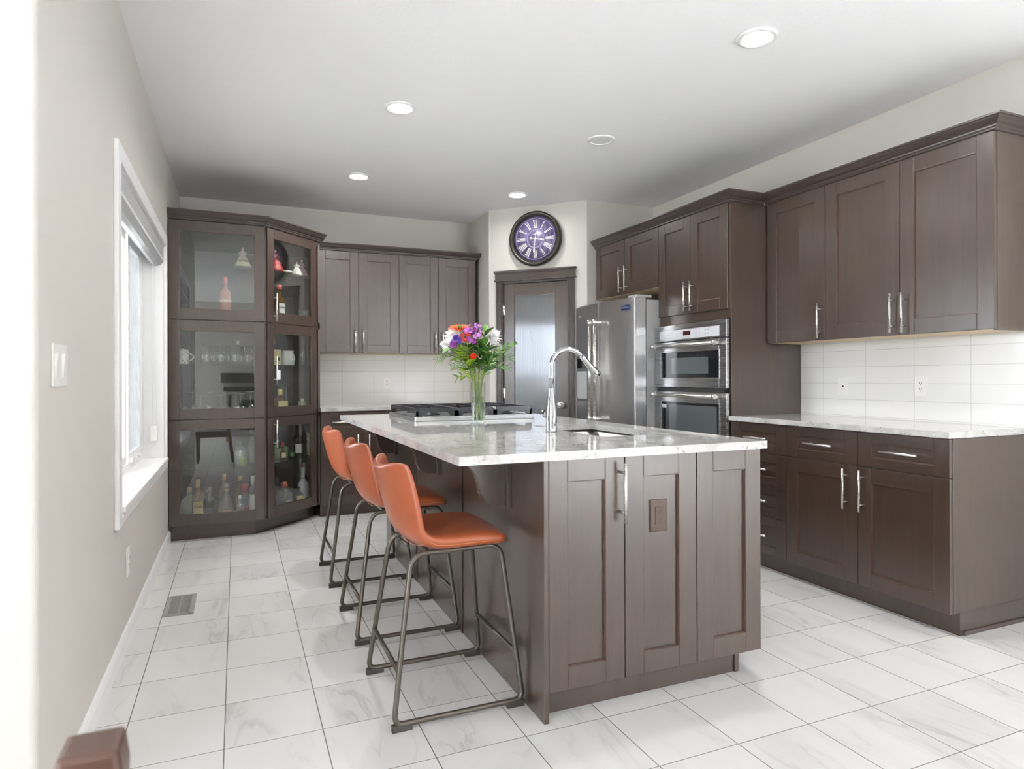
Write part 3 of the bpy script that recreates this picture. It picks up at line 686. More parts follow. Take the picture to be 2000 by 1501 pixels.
MB().prism([L(HX0, 5.33), L(.132, 5.33), L(.602, 5.80), L(.602, 6.2), L(HX0, 6.2)], 0, .11).build('toe_kick', M['wood'], hu)
TZ = [(.116, .765), (.886, .722), (1.612, .722)]
gz = [(.197, .810), (.963, 1.530), (1.695, 2.258)]
def glazed(parent, name, x, w, z, h, g0, g1, T):
    st = .071; b = MB(); b.T = T; bv = .0022
    b.box(x, x+st, 0, RT, z, z+h, bevel=bv).box(x+w-st, x+w, 0, RT, z, z+h, bevel=bv)
    b.box(x+st, x+w-st, 0, RT, z, g0, bevel=bv).box(x+st, x+w-st, 0, RT, g1, z+h, bevel=bv)
    d = b.build(name, M['wood'], parent)
    p = MB(); p.T = T; p.box(x+st-.004, x+w-st+.004, .010, .014, g0-.004, g1+.004); p.build('glass_pane', M['pane'], d)
    return d
for (z, h), (g0, g1) in zip(TZ, gz): glazed(hu, 'fixed_front', 0, .197-HX0-.003, z, h, g0, g1, Matrix.Identity(4))
TD = Matrix.Translation((HC[0]-ox+.013, HC[1]-oy+.016, 0)) @ Matrix.Rotation(PI/4, 4, 'Z')
for i, ((z, h), (g0, g1)) in enumerate(zip(TZ, gz)):
    d = glazed(hu, 'door', 0.0, .572, z, h, g0, g1, TD)
    hz = (.757, 1.246, 1.733)[i]
    b = MB(); b.T = TD; x = .064; y = -.034
    b.tube([(x, y, hz-.107), (x, y, hz+.107)], .006, 12)
    for q in (-.07, .07): b.tube([(x, 0, hz+q), (x, y, hz+q)], .0045, 10)
    b.build('handle', M['nickel'], d)
    if i == 1:
        b = MB(); b.T = TD; b.box(.045, .083, -.052, -.042, 1.175, 1.245, bevel=.006); b.build('child_lock', M['tag_white'], d)
b = MB(); b.sweep([(p[0], p[1], 2.336) for p in (L(HX0, HY), L(.206, HY), L(.652, 5.706), L(.652, 6.31))], CROWN, 1)
b.build('crown', M['wood_edge'], hu)
SH = [(.515, .521), (1.283, 1.289), (2.034, 2.040)]
for z0, z1 in SH:
    MB().prism([L(HX0+.016, 5.33), L(.19, 5.33), L(.60, 5.74), L(.633, 5.74), L(.633, 6.295), L(HX0+.016, 6.295)], z0, z1).build('glass_shelf', M['shelf_glass'], hu)

# ------------------------------------------------------------------ island
is_ = thing('kitchen_island', 'large dark island with panelled end and seating overhang', 'island')
IX0, IX1, IY0, IY1 = .9617, 1.921, 1.998, 4.525
b = MB(); b.box(IX0+.018, IX1-.022, IY0+.024, IY1-.01, .105, .68).box(IX0+.018, IX0+.04, IY0+.024, IY1-.01, .68, .899).box(IX0+.04, IX1-.022, IY0+.024, IY0+.045, .68, .899).box(IX0+.04, IX1-.022, IY1-.03, IY1-.01, .68, .899).box(IX0+.018, 1.857, IY0+.066, IY1-.03, 0, .105)
b.build('body', M['wood'], is_)
b = MB(); b.box(IX0, IX0+.018, IY0-.002, IY1, 0, .899, bevel=.001)
b.build('back_panel', M['wood'], is_)
for y in (2.866, 3.696): B(IX0-.006, IX0, y-.008, y+.008, 0, .899, bevel=.002).build('batten', M['wood'], is_)
B(IX0+.0185, 1.835, IY0+.062, IY0+.0658, 0, .104).build('toe_kick', M['wood'], is_)
B(1.836, 1.858, IY0+.055, IY0+.0658, 0, .104, bevel=.0015).build('toe_kick_return', M['wood'], is_)
xs = [.980, 1.2855, 1.606, 1.921]; st = [(.073, .079), (.079, .081), (.077, .077)]
for i in range(3):
    x0, x1 = xs[i], xs[i+1]
    T = Matrix.Translation((0, IY0, 0))
    b = MB(); b.T = T; z, h, wd = .100, .799, x1-x0-.003; x = x0+.0015; s0, s1 = st[i]; bv = .0022
    b.box(x, x+s0, 0, RT, z, z+h, bevel=bv).box(x+wd-s1, x+wd, 0, RT, z, z+h, bevel=bv)
    b.box(x+s0, x+wd-s1, 0, RT, z, z+.078, bevel=bv).box(x+s0, x+wd-s1, 0, RT, z+h-.079, z+h, bevel=bv)
    b.box(x+s0-.003, x+wd-s1+.003, .012, RT-.002, z+.075, z+h-.076); bead(b, x+s0, x+wd-s1, z+.078, z+h-.079, .0045, .013)
    d = b.build('door' if i == 0 else 'end_panel', M['wood'], is_)
    if i == 0:
        b = MB(); b.T = T; b.tube([(1.268, -.034, .663), (1.268, -.034, .877)], .0065, 12)
        for q in (.70, .842): b.tube([(1.268, 0, q), (1.268, -.034, q)], .005, 10)
        b.build('handle', M['nickel'], d)
B(1.90, IX1, IY0+.024, IY1-.01, .105, .899).build('side_panel', M['wood'], is_)
# corbels
def corbel(y):
    prof = []
    x_in, x_tip, zt, zb = IX0-.02, .70, .899, .693
    prof = [(x_in, zt), (x_tip, zt), (x_tip+.005, zt-.016)]
    for k in range(1, 13):
        a = k/12*PI/2; prof.append((x_tip+.005+.135*math.sin(a)*1.0, zt-.016-.130*(1-math.cos(a))))
    prof += [(x_tip+.146, zb+.045), (x_tip+.160, zb+.018), (x_tip+.182, zb+.004), (x_tip+.205, zb), (x_in, zb)]
    b = MB(); b.prism(prof, y-.019, y+.019, axis='y', bevel=.0015)
    o = b.build('corbel', M['wood'], is_)
    B(x_in, IX0, y-.034, y+.034, .685, .899, bevel=.002).build('mounting_plate', M['wood'], o)
for y in (2.31, 3.25, 4.22): corbel(y)
# island worktop with sink cut-out
cx0, cx1, cy0, cy1 = .6505, 1.931, 1.968, 4.555
sx0, sx1, sy0, sy1, sr = 1.43, 1.788, 2.39, 3.10, .03
def rrect(x0, x1, y0, y1, r, n=6):
    p = []
    for (cx, cy, a0) in ((x1-r, y1-r, 0), (x0+r, y1-r, PI/2), (x0+r, y0+r, PI), (x1-r, y0+r, 1.5*PI)):
        for k in range(n+1): a = a0+PI/2*k/n; p.append((cx+r*math.cos(a), cy+r*math.sin(a)))
    return p
def slab_hole(outer, inner, z0, z1):
    b = MB(); rings = []
    for z in (z0, z1): rings.append(([b.v((x, y, z)) for x, y in outer], [b.v((x, y, z)) for x, y in inner]))
    for lo, up in ((0, 0), (1, 1)):
        o, i = rings[lo]; es = []
        for r in (o, i):
            for k in range(len(r)):
                e = b.bm.edges.get((r[k], r[(k+1) % len(r)])) or b.bm.edges.new((r[k], r[(k+1) % len(r)])); es.append(e)
        bmesh.ops.triangle_fill(b.bm, use_beauty=True, edges=es)
    for idx in (0, 1):
        a, c = rings[0][idx], rings[1][idx]
        for k in range(len(a)): b.face([a[k], a[(k+1) % len(a)], c[(k+1) % len(a)], c[k]])
    return b
b = slab_hole(rrect(cx0, cx1, cy0, cy1, .006, 3), rrect(sx0, sx1, sy0, sy1, sr), .900, .930)
tag(b.build('island_countertop', M['granite']), 'white granite slab countertop on the island with a sink opening', 'countertop')
sk = thing('sink', 'stainless steel undermount sink in the island countertop', 'sink', ((sx0+sx1)/2, (sy0+sy1)/2, .70))
b = MB(); hw, hl = (sx1-sx0)/2+.006, (sy1-sy0)/2+.006
levels = [(0, 0, .199), (-.002, -.002, .04), (.02, .02, .012), (.06, .06, .006)]
rings = []
for dx, dy, z in levels: rings.append([b.v((x, y, z)) for x, y in rrect(-hw+dx, hw-dx, -hl+dy, hl-dy, sr)])
for a, c in zip(rings, rings[1:]):
    for k in range(len(a)): b.face([a[k], a[(k+1) % len(a)], c[(k+1) % len(a)], c[k]], 0, True)
b.face(rings[-1]); b.build('basin', M['sink'], sk, solidify=.002)
MB().lathe([(0, .012), (.03, .012), (.042, .010)], (0, 0, 0), 24, cap=False).build('drain', M['chrome'], sk)
plate('island_outlet', 'brown metal outlet plate on the middle panel of the island end', 'outlet', (1.4385, IY0+.012, .670), 0, .074, .120, 'duplex', M['brown_plate'])

# faucet
fa = thing('kitchen_faucet', 'tall chrome gooseneck pull-down faucet beside the island sink', 'faucet', (1.352, 2.72, .930))
MB().lathe([(.0275, 0), (.0275, .004), (.0255, .008), (.0255, .03), (.0262, .06), (.0245, .09), (.019, .135), (.0145, .175), (.0122, .20), (.0122, .204)], (0, 0, 0), 32).build('body', M['chrome'], fa)
pts = [(0, 0, .204), (0, 0, .26), (0, 0, .305)]
R = .088; 
for k in range(1, 17):
    a = PI*k/16*.80; pts.append((R-R*math.cos(a), -.003*k/16, .305+R*.92*math.sin(a)))
MB().tube(pts, .0118, 16).build('gooseneck', M['chrome'], fa)
e, d = Vector(pts[-1]), (Vector(pts[-1])-Vector(pts[-2])).normalized()
sp = [e, e+d*.02, e+d*.06, e+d*.10, e+d*.125]
MB().tube(sp, [.0122, .014, .0165, .0205, .0215], 18).build('spray_head', M['chrome'], fa)
b = MB(); b.tube([(0, .012, .082), (-.008, .044, .082)], .0215, 20); b.tube([(-.008, .044, .085), (-.010, .075, .092), (-.012, .115, .098)], [.006, .005, .004], 10); b.build('lever', M['chrome'], fa)

# ------------------------------------------------------------------ cooktop
ck = thing('gas_cooktop', 'stainless gas cooktop with black cast iron grates on the far end of the island', 'cooktop', (.945, 3.665, .930))
cw, cdp = .76, .70
b = MB(); b.prism(rrect(0, cw, 0, cdp, .012, 4), 0, .024, bevel=.003); b.prism(rrect(.012, cw-.012, .012, cdp-.012, .02, 4), .024, .027)
b.build('tray', M['steel'], ck)
bn = [(.14, .18), (.14, .52), (.38, .36), (.62, .18), (.62, .52)]
for x, y in bn: MB().lathe([(.062, .0265), (.06, .033), (.045, .035), (.043, .044), (.034, .047), (0, .048)], (x, y, 0), 24).build('burner', M['iron'], ck)
for i in range(3):
    x0, x1 = .012+i*.2455, .012+i*.2455+.242; y0, y1 = .012, cdp-.012; zt = .076
    b = MB(); t_ = .012
    def skirt(p0, p1):
        # arched skirt rail: feet at both ends, raised between
        d = Vector((p1[0]-p0[0], p1[1]-p0[1], 0)); Ln = d.length; d.normalize(); n = Vector((-d.y, d.x, 0))*t_/2
        prof = [(0, .027), (.034, .027), (.040, .040), (.055, .050), (Ln-.055, .050), (Ln-.040, .040), (Ln-.034, .027), (Ln, .027), (Ln, zt-.016), (Ln-.006, zt-.005), (Ln-.018, zt), (.018, zt), (.006, zt-.005), (0, zt-.016)]
        A = [b.v(Vector((p0[0], p0[1], 0))+d*s+n+Vector((0, 0, z))) for s, z in prof]; Bq = [b.v(Vector((p0[0], p0[1], 0))+d*s-n+Vector((0, 0, z))) for s, z in prof]
        b.face(A); b.face(Bq[::-1])
        for k in range(len(prof)): b.face([A[k], A[(k+1) % len(A)], Bq[(k+1) % len(A)], Bq[k]])
    skirt((x0, y0+.006), (x1, y0+.006)); skirt((x0, y1-.006), (x1, y1-.006)); skirt((x0+.006, y0), (x0+.006, y1)); skirt((x1-.006, y0), (x1-.006, y1))
    for fy in ((.18, .52) if i != 1 else (.36,)):
        b.box(x0+.006, x0+.09, fy-.006, fy+.006, zt-.016, zt, bevel=.002).box(x1-.09, x1-.006, fy-.006, fy+.006, zt-.016, zt, bevel=.002)
        b.box((x0+x1)/2-.006, (x0+x1)/2+.006, fy-.15, fy-.035, zt-.016, zt, bevel=.002).box((x0+x1)/2-.006, (x0+x1)/2+.006, fy+.035, fy+.15, zt-.016, zt, bevel=.002)
    b.box(x0, x1, (y0+y1)/2-.006, (y0+y1)/2+.006, zt-.016, zt, bevel=.002) if i != 1 else None
    b.build('grate', M['iron_enamel'], ck)

# ------------------------------------------------------------------ ovens
OX = 2.935
ov = thing('built_in_oven', 'stainless built-in microwave and wall oven stack in the tall cabinet', 'oven', (OX, 4.136, 0), -PI/2)
OW = 4.136-3.350
def O(b, x0, x1, z0, z1, y0, y1, **k): b.box(x0, x1, y0, y1, z0, z1, **k)
B(.025, OW-.03, .024, .50, .44, 1.565).build('housing', M['dark'], ov)
cp = MB(); O(cp, 0, OW, 1.447, 1.562, 0, .024, bevel=.002); cpo = cp.build('control_panel', M['steel'], ov)
B(.066, OW-.066, -.0025, 0, 1.456, 1.524, bevel=.001).build('touch_panel', M['panel_white'], cpo)
B(.345, .425, -.0042, -.0025, 1.480, 1.510).build('display', M['display'], cpo)
k = MB()
for i in range(7): k.box(.12+i*.022, .13+i*.022, -.0032, -.0025, 1.466, 1.470)
for i in range(4): k.box(.345+i*.022, .357+i*.022, -.0032, -.0025, 1.465, 1.470)
for i in range(3):
    for j in range(4): k.box(.465+i*.028, .471+i*.028, -.0032, -.0025, 1.467+j*.013, 1.471+j*.013)
for x in (.575, .605):
    for z in (1.477, 1.502): k.box(x, x+.014, -.0032, -.0025, z, z+.008)
k.box(.15, .21, -.0032, -.0025, 1.492, 1.495); k.build('buttons', M['grey_letter'], cpo)
def oven_door(name, z0, z1, g0, g1, hz, inner):
    b = MB(); x0, x1 = .0, OW; gx0, gx1 = .076, OW-.072; y0, y1 = 0, .024; bv = .002
    b.box(x0, gx0, y0, y1, z0, z1, bevel=bv).box(gx1, x1, y0, y1, z0, z1, bevel=bv).box(gx0, gx1, y0, y1, z0, g0, bevel=bv).box(gx0, gx1, y0, y1, g1, z1, bevel=bv)
    d = b.build(name, M['steel'], ov)
    f = MB(); q = .010
    f.box(gx0-q, gx0, -.004, .001, g0-q, g1+q, bevel=.002).box(gx1, gx1+q, -.004, .001, g0-q, g1+q, bevel=.002).box(gx0, gx1, -.004, .001, g0-q, g0, bevel=.002).box(gx0, gx1, -.004, .001, g1, g1+q, bevel=.002)
    f.build('window_trim', M['steel'], d)
    B(gx0, gx1, .006, .020, g0, g1).build('window', M['black_glass'], d)
    B(*inner[:2], .0050, .0062, *inner[2:]).build('inner_window', M['oven_inner'], d)
    h = MB(); h.tube([(.05, -.055, hz), (OW-.055, -.055, hz)], .0125, 16)
    for x in (.05, OW-.055): h.tube([(x-.012, -.055, hz), (x+.030 if x < .3 else x+.012, -.055, hz)], .017, 16); 
    for x in (.062, OW-.062): h.tube([(x, -.055, hz), (x, .0, hz-.006)], .012, 14)
    hh = h.build('handle', M['nickel'], d)
    return d
oven_door('upper_door', 1.110, 1.440, 1.180, 1.362, 1.410, (.20, OW-.185, 1.207, 1.322))
ld = oven_door('lower_door', .42, 1.078, .55, 1.002, 1.055, (.17, OW-.10, .56, .985))
B(.085, .135, .0040, .0056, .958, .985).build('sticker', M['panel_white'], ld)
B(.03, OW-.03, .006, .022, 1.080, 1.108).build('vent_slot', M['slot'], ov)

# ------------------------------------------------------------------ refrigerator
fr = thing('refrigerator', 'stainless french door refrigerator with tall bar handles between pantry and ovens', 'refrigerator', (2.75, 5.04, 0), -PI/2)
FWd = 5.04-4.128; FH = 1.787
B(.004, FWd-.014, .115, .80, .03, FH-.012, bevel=.004).build('cabinet', M['side_grey'], fr)
mid = .455
def bowed(x0, x1, z0, z1, name, mat):
    n = 14; t = .10
    def bow(x): u = (x-FWd/2)/(FWd/2); return -.045*(1-u*u)
    b = MB(); xs_ = [x0+(x1-x0)*i/n for i in range(n+1)]
    poly = [(x, bow(x)) for x in xs_] + [(x1, t), (x0, t)]
    b.prism(poly, z0, z1, bevel=.004); return b.build(name, mat, fr)
ldoor = bowed(0.0, mid-.002, .76, FH, 'left_door', M['fridge']); rdoor = bowed(mid+.002, FWd, .76, FH, 'right_door', M['fridge'])
dz = bowed(0.0, FWd, .06, .752, 'freezer_drawer', M['fridge'])
def fh(parent, x):
    b = MB(); y = -.045-.062
    b.tube([(x, y, .84), (x, y, 1.64)], .0125, 16)
    for z in (.85, 1.625): b.tube([(x, -.035, z), (x, y, z)], .011, 12); b.tube([(x, y, z-.022), (x, y, z+.022)], .0165, 16)
    b.build('handle', M['nickel'], parent)
fh(ldoor, mid-.042); fh(rdoor, mid+.042)
b = MB(); b.tube([(.10, -.045-.055, .70), (FWd-.10, -.045-.055, .70)], .0125, 14)
for x in (.12, FWd-.12): b.tube([(x, -.02, .70), (x, -.10, .70)], .011, 12)
b.build('handle', M['nickel'], dz)
# dispenser
dp = MB(); dp.box(.075, .285, -.042, -.02, .985, 1.365, bevel=.006); dpo = dp.build('dispenser', M['plastic_grey'], ldoor)
B(.095, .265, -.046, -.040, 1.005, 1.235, bevel=.004).build('dispenser_recess', M['side_grey'], dpo)
B(.095, .265, -.0455, -.040, 1.26, 1.345, bevel=.002).build('dispenser_screen', M['black_glass'], dpo)
bd = B(FWd-.150, FWd-.045, -.025, -.012, 1.694, 1.734, bevel=.003).build('badge', M['badge_blue'], rdoor)
text('badge_lettering', 'MAYTAG', .021, M['silver_letter'], bd, (FWd-.102, -.0254, 1.714))
text('badge_lettering', 'ICE2O', .022, M['silver_letter'], ldoor, (.10, -.0188, 1.705), (PI/2, 0, -.16))
hg = B(FWd-.12, FWd-.01, .02, .16, FH, FH+.022, bevel=.006).build('hinge_cover', M['side_grey'], fr)
B(.01, .12, .02, .16, FH, FH+.022, bevel=.006).build('hinge_cover', M['side_grey'], fr)

# ------------------------------------------------------------------ pantry door, casing, clock (local frame along the diagonal wall)
pd = thing('pantry_door', 'dark wooden pantry door with a reeded glass panel', 'door', DA, dang)
b = MB(); z1 = 2.060; x0, x1, g0, g1 = .152, .776, .255, .655; bv = .003; y0, y1 = .006, .041
gz0, gz1 = .22, 1.948
b.box(x0, g0, y0, y1, .012, z1, bevel=bv).box(g1, x1, y0, y1, .012, z1, bevel=bv).box(g0, g1, y0, y1, .012, gz0, bevel=bv).box(g0, g1, y0, y1, gz1, z1, bevel=bv)
b.build('leaf', M['wood'], pd)
b = MB(); n = 32; yy = .022
prev = None
poly = []
for i in range(n*4+1):
    u = i/4; x = g0-.004+(g1-g0+.008)*u/n; poly.append((x, yy-.0014*abs(math.sin(PI*u))))
mi = 0
vs0 = [b.v((x, y, gz0-.004)) for x, y in poly]; vs1 = [b.v((x, y, gz1+.004)) for x, y in poly]
for k in range(len(poly)-1): b.face([vs0[k], vs0[k+1], vs1[k+1], vs1[k]], 0, True)
b.box(g0-.004, g1+.004, yy+.001, yy+.005, gz0-.004, gz1+.004)
b.build('reeded_glass', M['fluted'], pd)
b = MB(); b.lathe([(.030, .006), (.030, .0), (.026, -.004), (.012, -.006), (.010, -.03), (.018, -.040), (.027, -.052), (.028, -.062), (.020, -.072), (0, -.075)], (.712, 0, .935), 24, 'y'); b.build('knob', M['nickel'], pd)
for z in (.30, 1.04, 1.815): 
    b = MB(); b.tube([(.149, -.004, z-.045), (.149, -.004, z+.045)], .006, 10); b.box(.132, .166, -.001, .008, z-.044, z+.044); b.build('hinge', M['nickel'], pd)
dc = thing('door_casing', 'dark moulded casing and head trim around the pantry door', 'door frame', DA, dang)
def casing(x0, x1):
    b = MB(); w = x1-x0
    b.box(x0, x1, -.012, 0, 0, 2.083, bevel=.001)
    for f0, f1, d in ((0, .22, .018), (.30, .52, .015), (.60, .76, .018), (.84, 1.0, .021)): b.box(x0+w*f0, x0+w*f1, -d, -.011, 0, 2.083, bevel=.002)
    return b.build('side_casing', M['wood_edge'], dc)
casing(.080, .148); casing(.780, .846)
b = MB(); b.box(.074, .852, -.022, 0, 2.083, 2.170, bevel=.002); b.box(.066, .860, -.030, 0, 2.083, 2.097, bevel=.003); b.box(.062, .864, -.036, 0, 2.165, 2.180, bevel=.004)
b.box(.068, .858, -.029, 0, 2.157, 2.166, bevel=.002); b.build('head_casing', M['wood_edge'], dc)
b = MB(); b.box(.148, .1515, -.008, .09, 0, 2.083).box(.7765, .780, -.008, .09, 0, 2.083).box(.148, .780, -.008, .09, 2.0625, 2.083); b.build('jamb', M['wood_edge'], dc)

ckx = thing('wall_clock', 'round purple faced wall clock with roman numerals above the pantry door', 'clock', DA + Vector((math.cos(dang), math.sin(dang), 0))*.478 + Vector((0, 0, 2.456)), dang)
RR = .252
MB().lathe([(.208, -.030), (.215, -.045), (.226, -.056), (.238, -.058), (.247, -.050), (RR, -.035), (RR, -.006), (.246, 0), (.208, 0), (.208, -.030)], (0, 0, 0), 72, 'y', cap=False).build('rim', M['clock_rim'], ckx)
MB().lathe([(0, -.022), (.210, -.022), (.210, -.004), (0, -.004)], (0, 0, 0), 64, 'y', cap=False).build('dial', M['dial'], ckx)
b = MB(); b.lathe([(.076, -.0225), (.081, -.024), (.086, -.0225)], (0, 0, 0), 48, 'y', cap=False).lathe([(.186, -.0225), (.189, -.024), (.192, -.0225)], (0, 0, 0), 64, 'y', cap=False)
b.build('dial_rings', plain('lilac_ring', (.22, .19, .33, 1), .4), ckx)
def stroke(b, x0, z0, x1, z1, w, y=-.0232, t=.0014):
    d = Vector((x1-x0, 0, z1-z0)).normalized(); n = Vector((d.z, 0, -d.x))*w/2
    P0, P1 = Vector((x0, y, z0)), Vector((x1, y, z1)); q = []
    for yy in (0, t):
        q.append([b.v(p+s*n+Vector((0, yy, 0))) for p, s in ((P0, 1), (P0, -1), (P1, -1), (P1, 1))])
    b.face(q[0]); b.face(q[1][::-1])
    for k in range(4): b.face([q[0][k], q[0][(k+1) % 4], q[1][(k+1) % 4], q[1][k]])
ROM = ['XII', 'I', 'II', 'III', 'IIII', 'V', 'VI', 'VII', 'VIII', 'IX', 'X', 'XI']
for i, r in enumerate(ROM):
    b = MB(); b.T = Matrix.Rotation(-2*PI*i/12, 4, Vector((0, -1, 0))) if False else Matrix.Rotation(2*PI*i/12, 4, 'Y')
    wd = {'I': .013, 'V': .022, 'X': .024}; tot = sum(wd[c] for c in r); x = -tot/2; a0, a1 = .098, .178
    for c in r:
        q = wd[c]; sc = lambda xx, z: xx*(.62+.38*(z-a0)/(a1-a0))
        def s_(xa, za, xb, zb, w): stroke(b, sc(xa, za), za, sc(xb, zb), zb, w)
        if c == 'I': s_(x+q/2, a0, x+q/2, a1, .0042)
        if c == 'V': s_(x+q*.12, a1, x+q/2, a0, .0046); s_(x+q*.88, a1, x+q/2, a0, .0025)
        if c == 'X': s_(x+q*.12, a1, x+q*.88, a0, .0046); s_(x+q*.88, a1, x+q*.12, a0, .0025)
        x += q
    b.build('numeral', M['cream'], ckx)
def hand(name, ang, ln, tail, w, y):
    b = MB(); b.T = Matrix.Rotation(ang, 4, 'Y')
    stroke(b, 0, -tail, 0, ln, w, y); stroke(b, 0, ln*.62, 0, ln*.9, w*2.6, y-.0003); b.lathe([(.0, y-.002), (w*1.9, y-.002), (w*1.9, y+.001)], (0, 0, -tail), 14, 'y'); b.lathe([(0, y-.002), (.010, y-.002), (.010, y+.001)], (0, 0, 0), 16, 'y')
    b.build(name, M['cream'], ckx)
hand('hour_hand', math.radians(100), .085, .042, .005, -.0265); hand('minute_hand', math.radians(187), .13, .045, .0045, -.029)
b = MB(); stroke(b, -.03, .040, .03, .040, .005); stroke(b, -.02, -.052, .02, -.052, .003); b.build('dial_motif', plain('grey_motif', (.45, .43, .52, 1), .5), ckx)

# ------------------------------------------------------------------ bar stools
def make_stool():
    t = thing('bar_stool', 'x', 'stool')
    # seat shell profile (x forward, z up): centre line of the upholstered shell
    prof = [(.198, .598), (.150, .607), (.06, .607), (-.02, .603), (-.075, .598), (-.125, .606), (-.160, .635), (-.185, .690), (-.205, .752), (-.222, .812), (-.232, .852), (-.236, .869)]
    hw = [.205, .216, .218, .216, .213, .212, .212, .211, .208, .202, .194, .182]
    curl = [-.004, -.002, .000, .002, .010, .026, .042, .058, .066, .068, .062, .050]
    th = [.044, .054, .058, .058, .056, .050, .044, .038, .033, .030, .028, .022]
    n = len(prof); nv = 10
    def nrm(i):
        a, c = prof[max(i-1, 0)], prof[min(i+1, n-1)]; d = Vector((c[0]-a[0], c[1]-a[1])).normalized(); return Vector((d.y, -d.x))
    def pt(i, j, side):
        s = -1+2*j/nv; N = nrm(i)
        off = curl[i]*(abs(s)**2.2); edge = 1-(abs(s)**8)*.30
        o = off + side*th[i]/2*edge
        y = hw[i]*math.sin(s*PI/2*.98)/math.sin(PI/2*.98)*(1 if True else 1)
        y = hw[i]*s*(1.0) if abs(s) < .5 else hw[i]*s
        return (prof[i][0]+N.x*o, y, prof[i][1]+N.y*o+(.024*abs(s)**1.7*(i-8)/3 if i > 8 else 0)-(.02*abs(s)**8 if i == n-1 else 0))
    b = MB()
    up_ = [[b.v(pt(i, j, 1)) for j in range(nv+1)] for i in range(n)]; lo_ = [[b.v(pt(i, j, -1)) for j in range(nv+1)] for i in range(n)]
    for i in range(n-1):
        for j in range(nv):
            b.face([up_[i][j], up_[i+1][j], up_[i+1][j+1], up_[i][j+1]], 0, True); b.face([lo_[i][j], lo_[i][j+1], lo_[i+1][j+1], lo_[i+1][j]], 0, True)
        for j in (0, nv): b.face([up_[i][j], up_[i+1][j], lo_[i+1][j], lo_[i][j]], 0, True)
    for i in (0, n-1):
        for j in range(nv): b.face([up_[i][j], up_[i][j+1], lo_[i][j+1], lo_[i][j]], 0, True)
    b.build('upholstered_seat', M['leather'], t, subsurf=2)
    # seam stitching round the outside of the bucket where back meets seat
    def sid(i, j, out=.0012):
        p = Vector(pt(i, j, -1)); N = nrm(i); return p - Vector((N.x, 0, N.y))*out
    # frame: two closed side loops of tube, splayed outwards
    for sgn in (-1, 1):
        yt, yb = sgn*.165, sgn*.232; zt, zb = .568, .022; r = .0095
        def P(x, z): f = (zt-z)/(zt-zb); return (x, yt+(yb-yt)*f, z)
        def corner(c, a, d, rad=.035, k=5):
            c, a, d = Vector((c[0], c[1])), Vector((a[0], a[1])), Vector((d[0], d[1])); p0 = c+(a-c).normalized()*rad; p1 = c+(d-c).normalized()*rad
            return [tuple(p0*(1-u)**2+c*2*u*(1-u)+p1*u*u) for u in [q/k for q in range(k+1)]]
        T0, T1, B1, B0 = (-.155, zt), (.178, zt+.003), (.238, zb), (-.232, zb)
        ring = corner(T0, B0, T1, .06) + corner(T1, T0, B1, .05) + corner(B1, T1, B0) + corner(B0, B1, T0)
        pts = [P(x, z) for x, z in ring]; pts.append(pts[0])
        MB().tube(pts, r, 10, cap=False).build('side_frame', M['gunmetal'], t)
        for x0, x1 in ((-.240, -.170), (.175, .242)):
            MB().box(x0, x1, yb-.010, yb+.010, 0, .024, bevel=.003).build('foot_glide', M['glide'], t)
    for x_f in (-1, 1):
        z = .185; f = (.566-z)/(.566-.022); x = (-.155+(-.232+.155)*f) if x_f < 0 else (.178+(.238-.178)*f); y = .165+(.232-.165)*f
        MB().tube([(x, -y, z), (x, y, z)], .0085, 10).build('footrest_bar', M['gunmetal'], t)
    for x in (-.09, .12): MB().tube([(x, -.165, .566), (x, .165, .566)], .008, 8).build('seat_support', M['gunmetal'], t)
    def out(i_, j_, d=.0012):
        N = nrm(i_); p = Vector(pt(i_, j_, -1)); return p - Vector((N.x, 0, N.y))*d
    MB().tube([out(5, j_) for j_ in range(nv+1)], .0011, 6).build('stitched_seam', M['stitch'], t)
    for j_ in (0, nv):
        y_ = 1 if j_ else -1
        MB().tube([(Vector(pt(i_, j_, 1))*.35+Vector(pt(i_, j_, -1))*.65)+Vector((0, y_*.0004, 0)) for i_ in range(0, 6)], .0010, 6).build('stitched_seam', M['stitch'], t)
    return t
stool = make_stool()
SL = ['cognac leather bar stool nearest the camera, at the near end of the island', 'cognac leather bar stool in the middle of the three at the island', 'cognac leather bar stool farthest from the camera, beside the far end of the island']
for i, (x, y) in enumerate(((.712, 2.384), (.717, 3.148), (.715, 4.010))):
    o = stool if i == 0 else dup(stool)
    o.location = (x, y, 0); tag(o, SL[i], 'stool', 'cognac bar stools along the island')

# ------------------------------------------------------------------ dining chair at the lower left
dcx = thing('dining_chair', 'dark wooden dining chair whose back post top shows at the lower left corner', 'chair', (-.088, .30, 0))
for y in (.195, -.195):
    b = MB(); b.prism([(-.022, .955), (.020, .955), (.026, .93), (.018, .75), (.004, .47), (.004, .40), (.060, 0), (.095, 0), (.044, .40), (.044, .47), (.058, .75), (.064, .945)][::-1] if False else
                  [(-.016, .945), (.018, .945), (.021, .925), (.014, .72), (.000, .47), (.004, .40), (.055, 0), (.020, 0), (-.040, .40), (-.044, .47), (-.030, .72), (-.020, .92)], y-.017, y+.017, axis='y', bevel=.004)
    b.build('back_post', M['chair_wood'], dcx)
    b = MB(); b.prism([(-.44, .42), (-.395, .42), (-.405, 0), (-.43, 0)], y-.02, y+.02, axis='y', bevel=.003); b.build('front_leg', M['chair_wood'], dcx)
b = MB()
for z in (.86, .74, .62): b.box(-.018+(z-.9)*.05, .004+(z-.9)*.05, -.176, .176, z, z+.06, bevel=.004)
b.build('back_slats', M['chair_wood'], dcx)
B(-.44, 0, -.215, .215, .42, .445, bevel=.006).build('seat', M['chair_wood'], dcx)
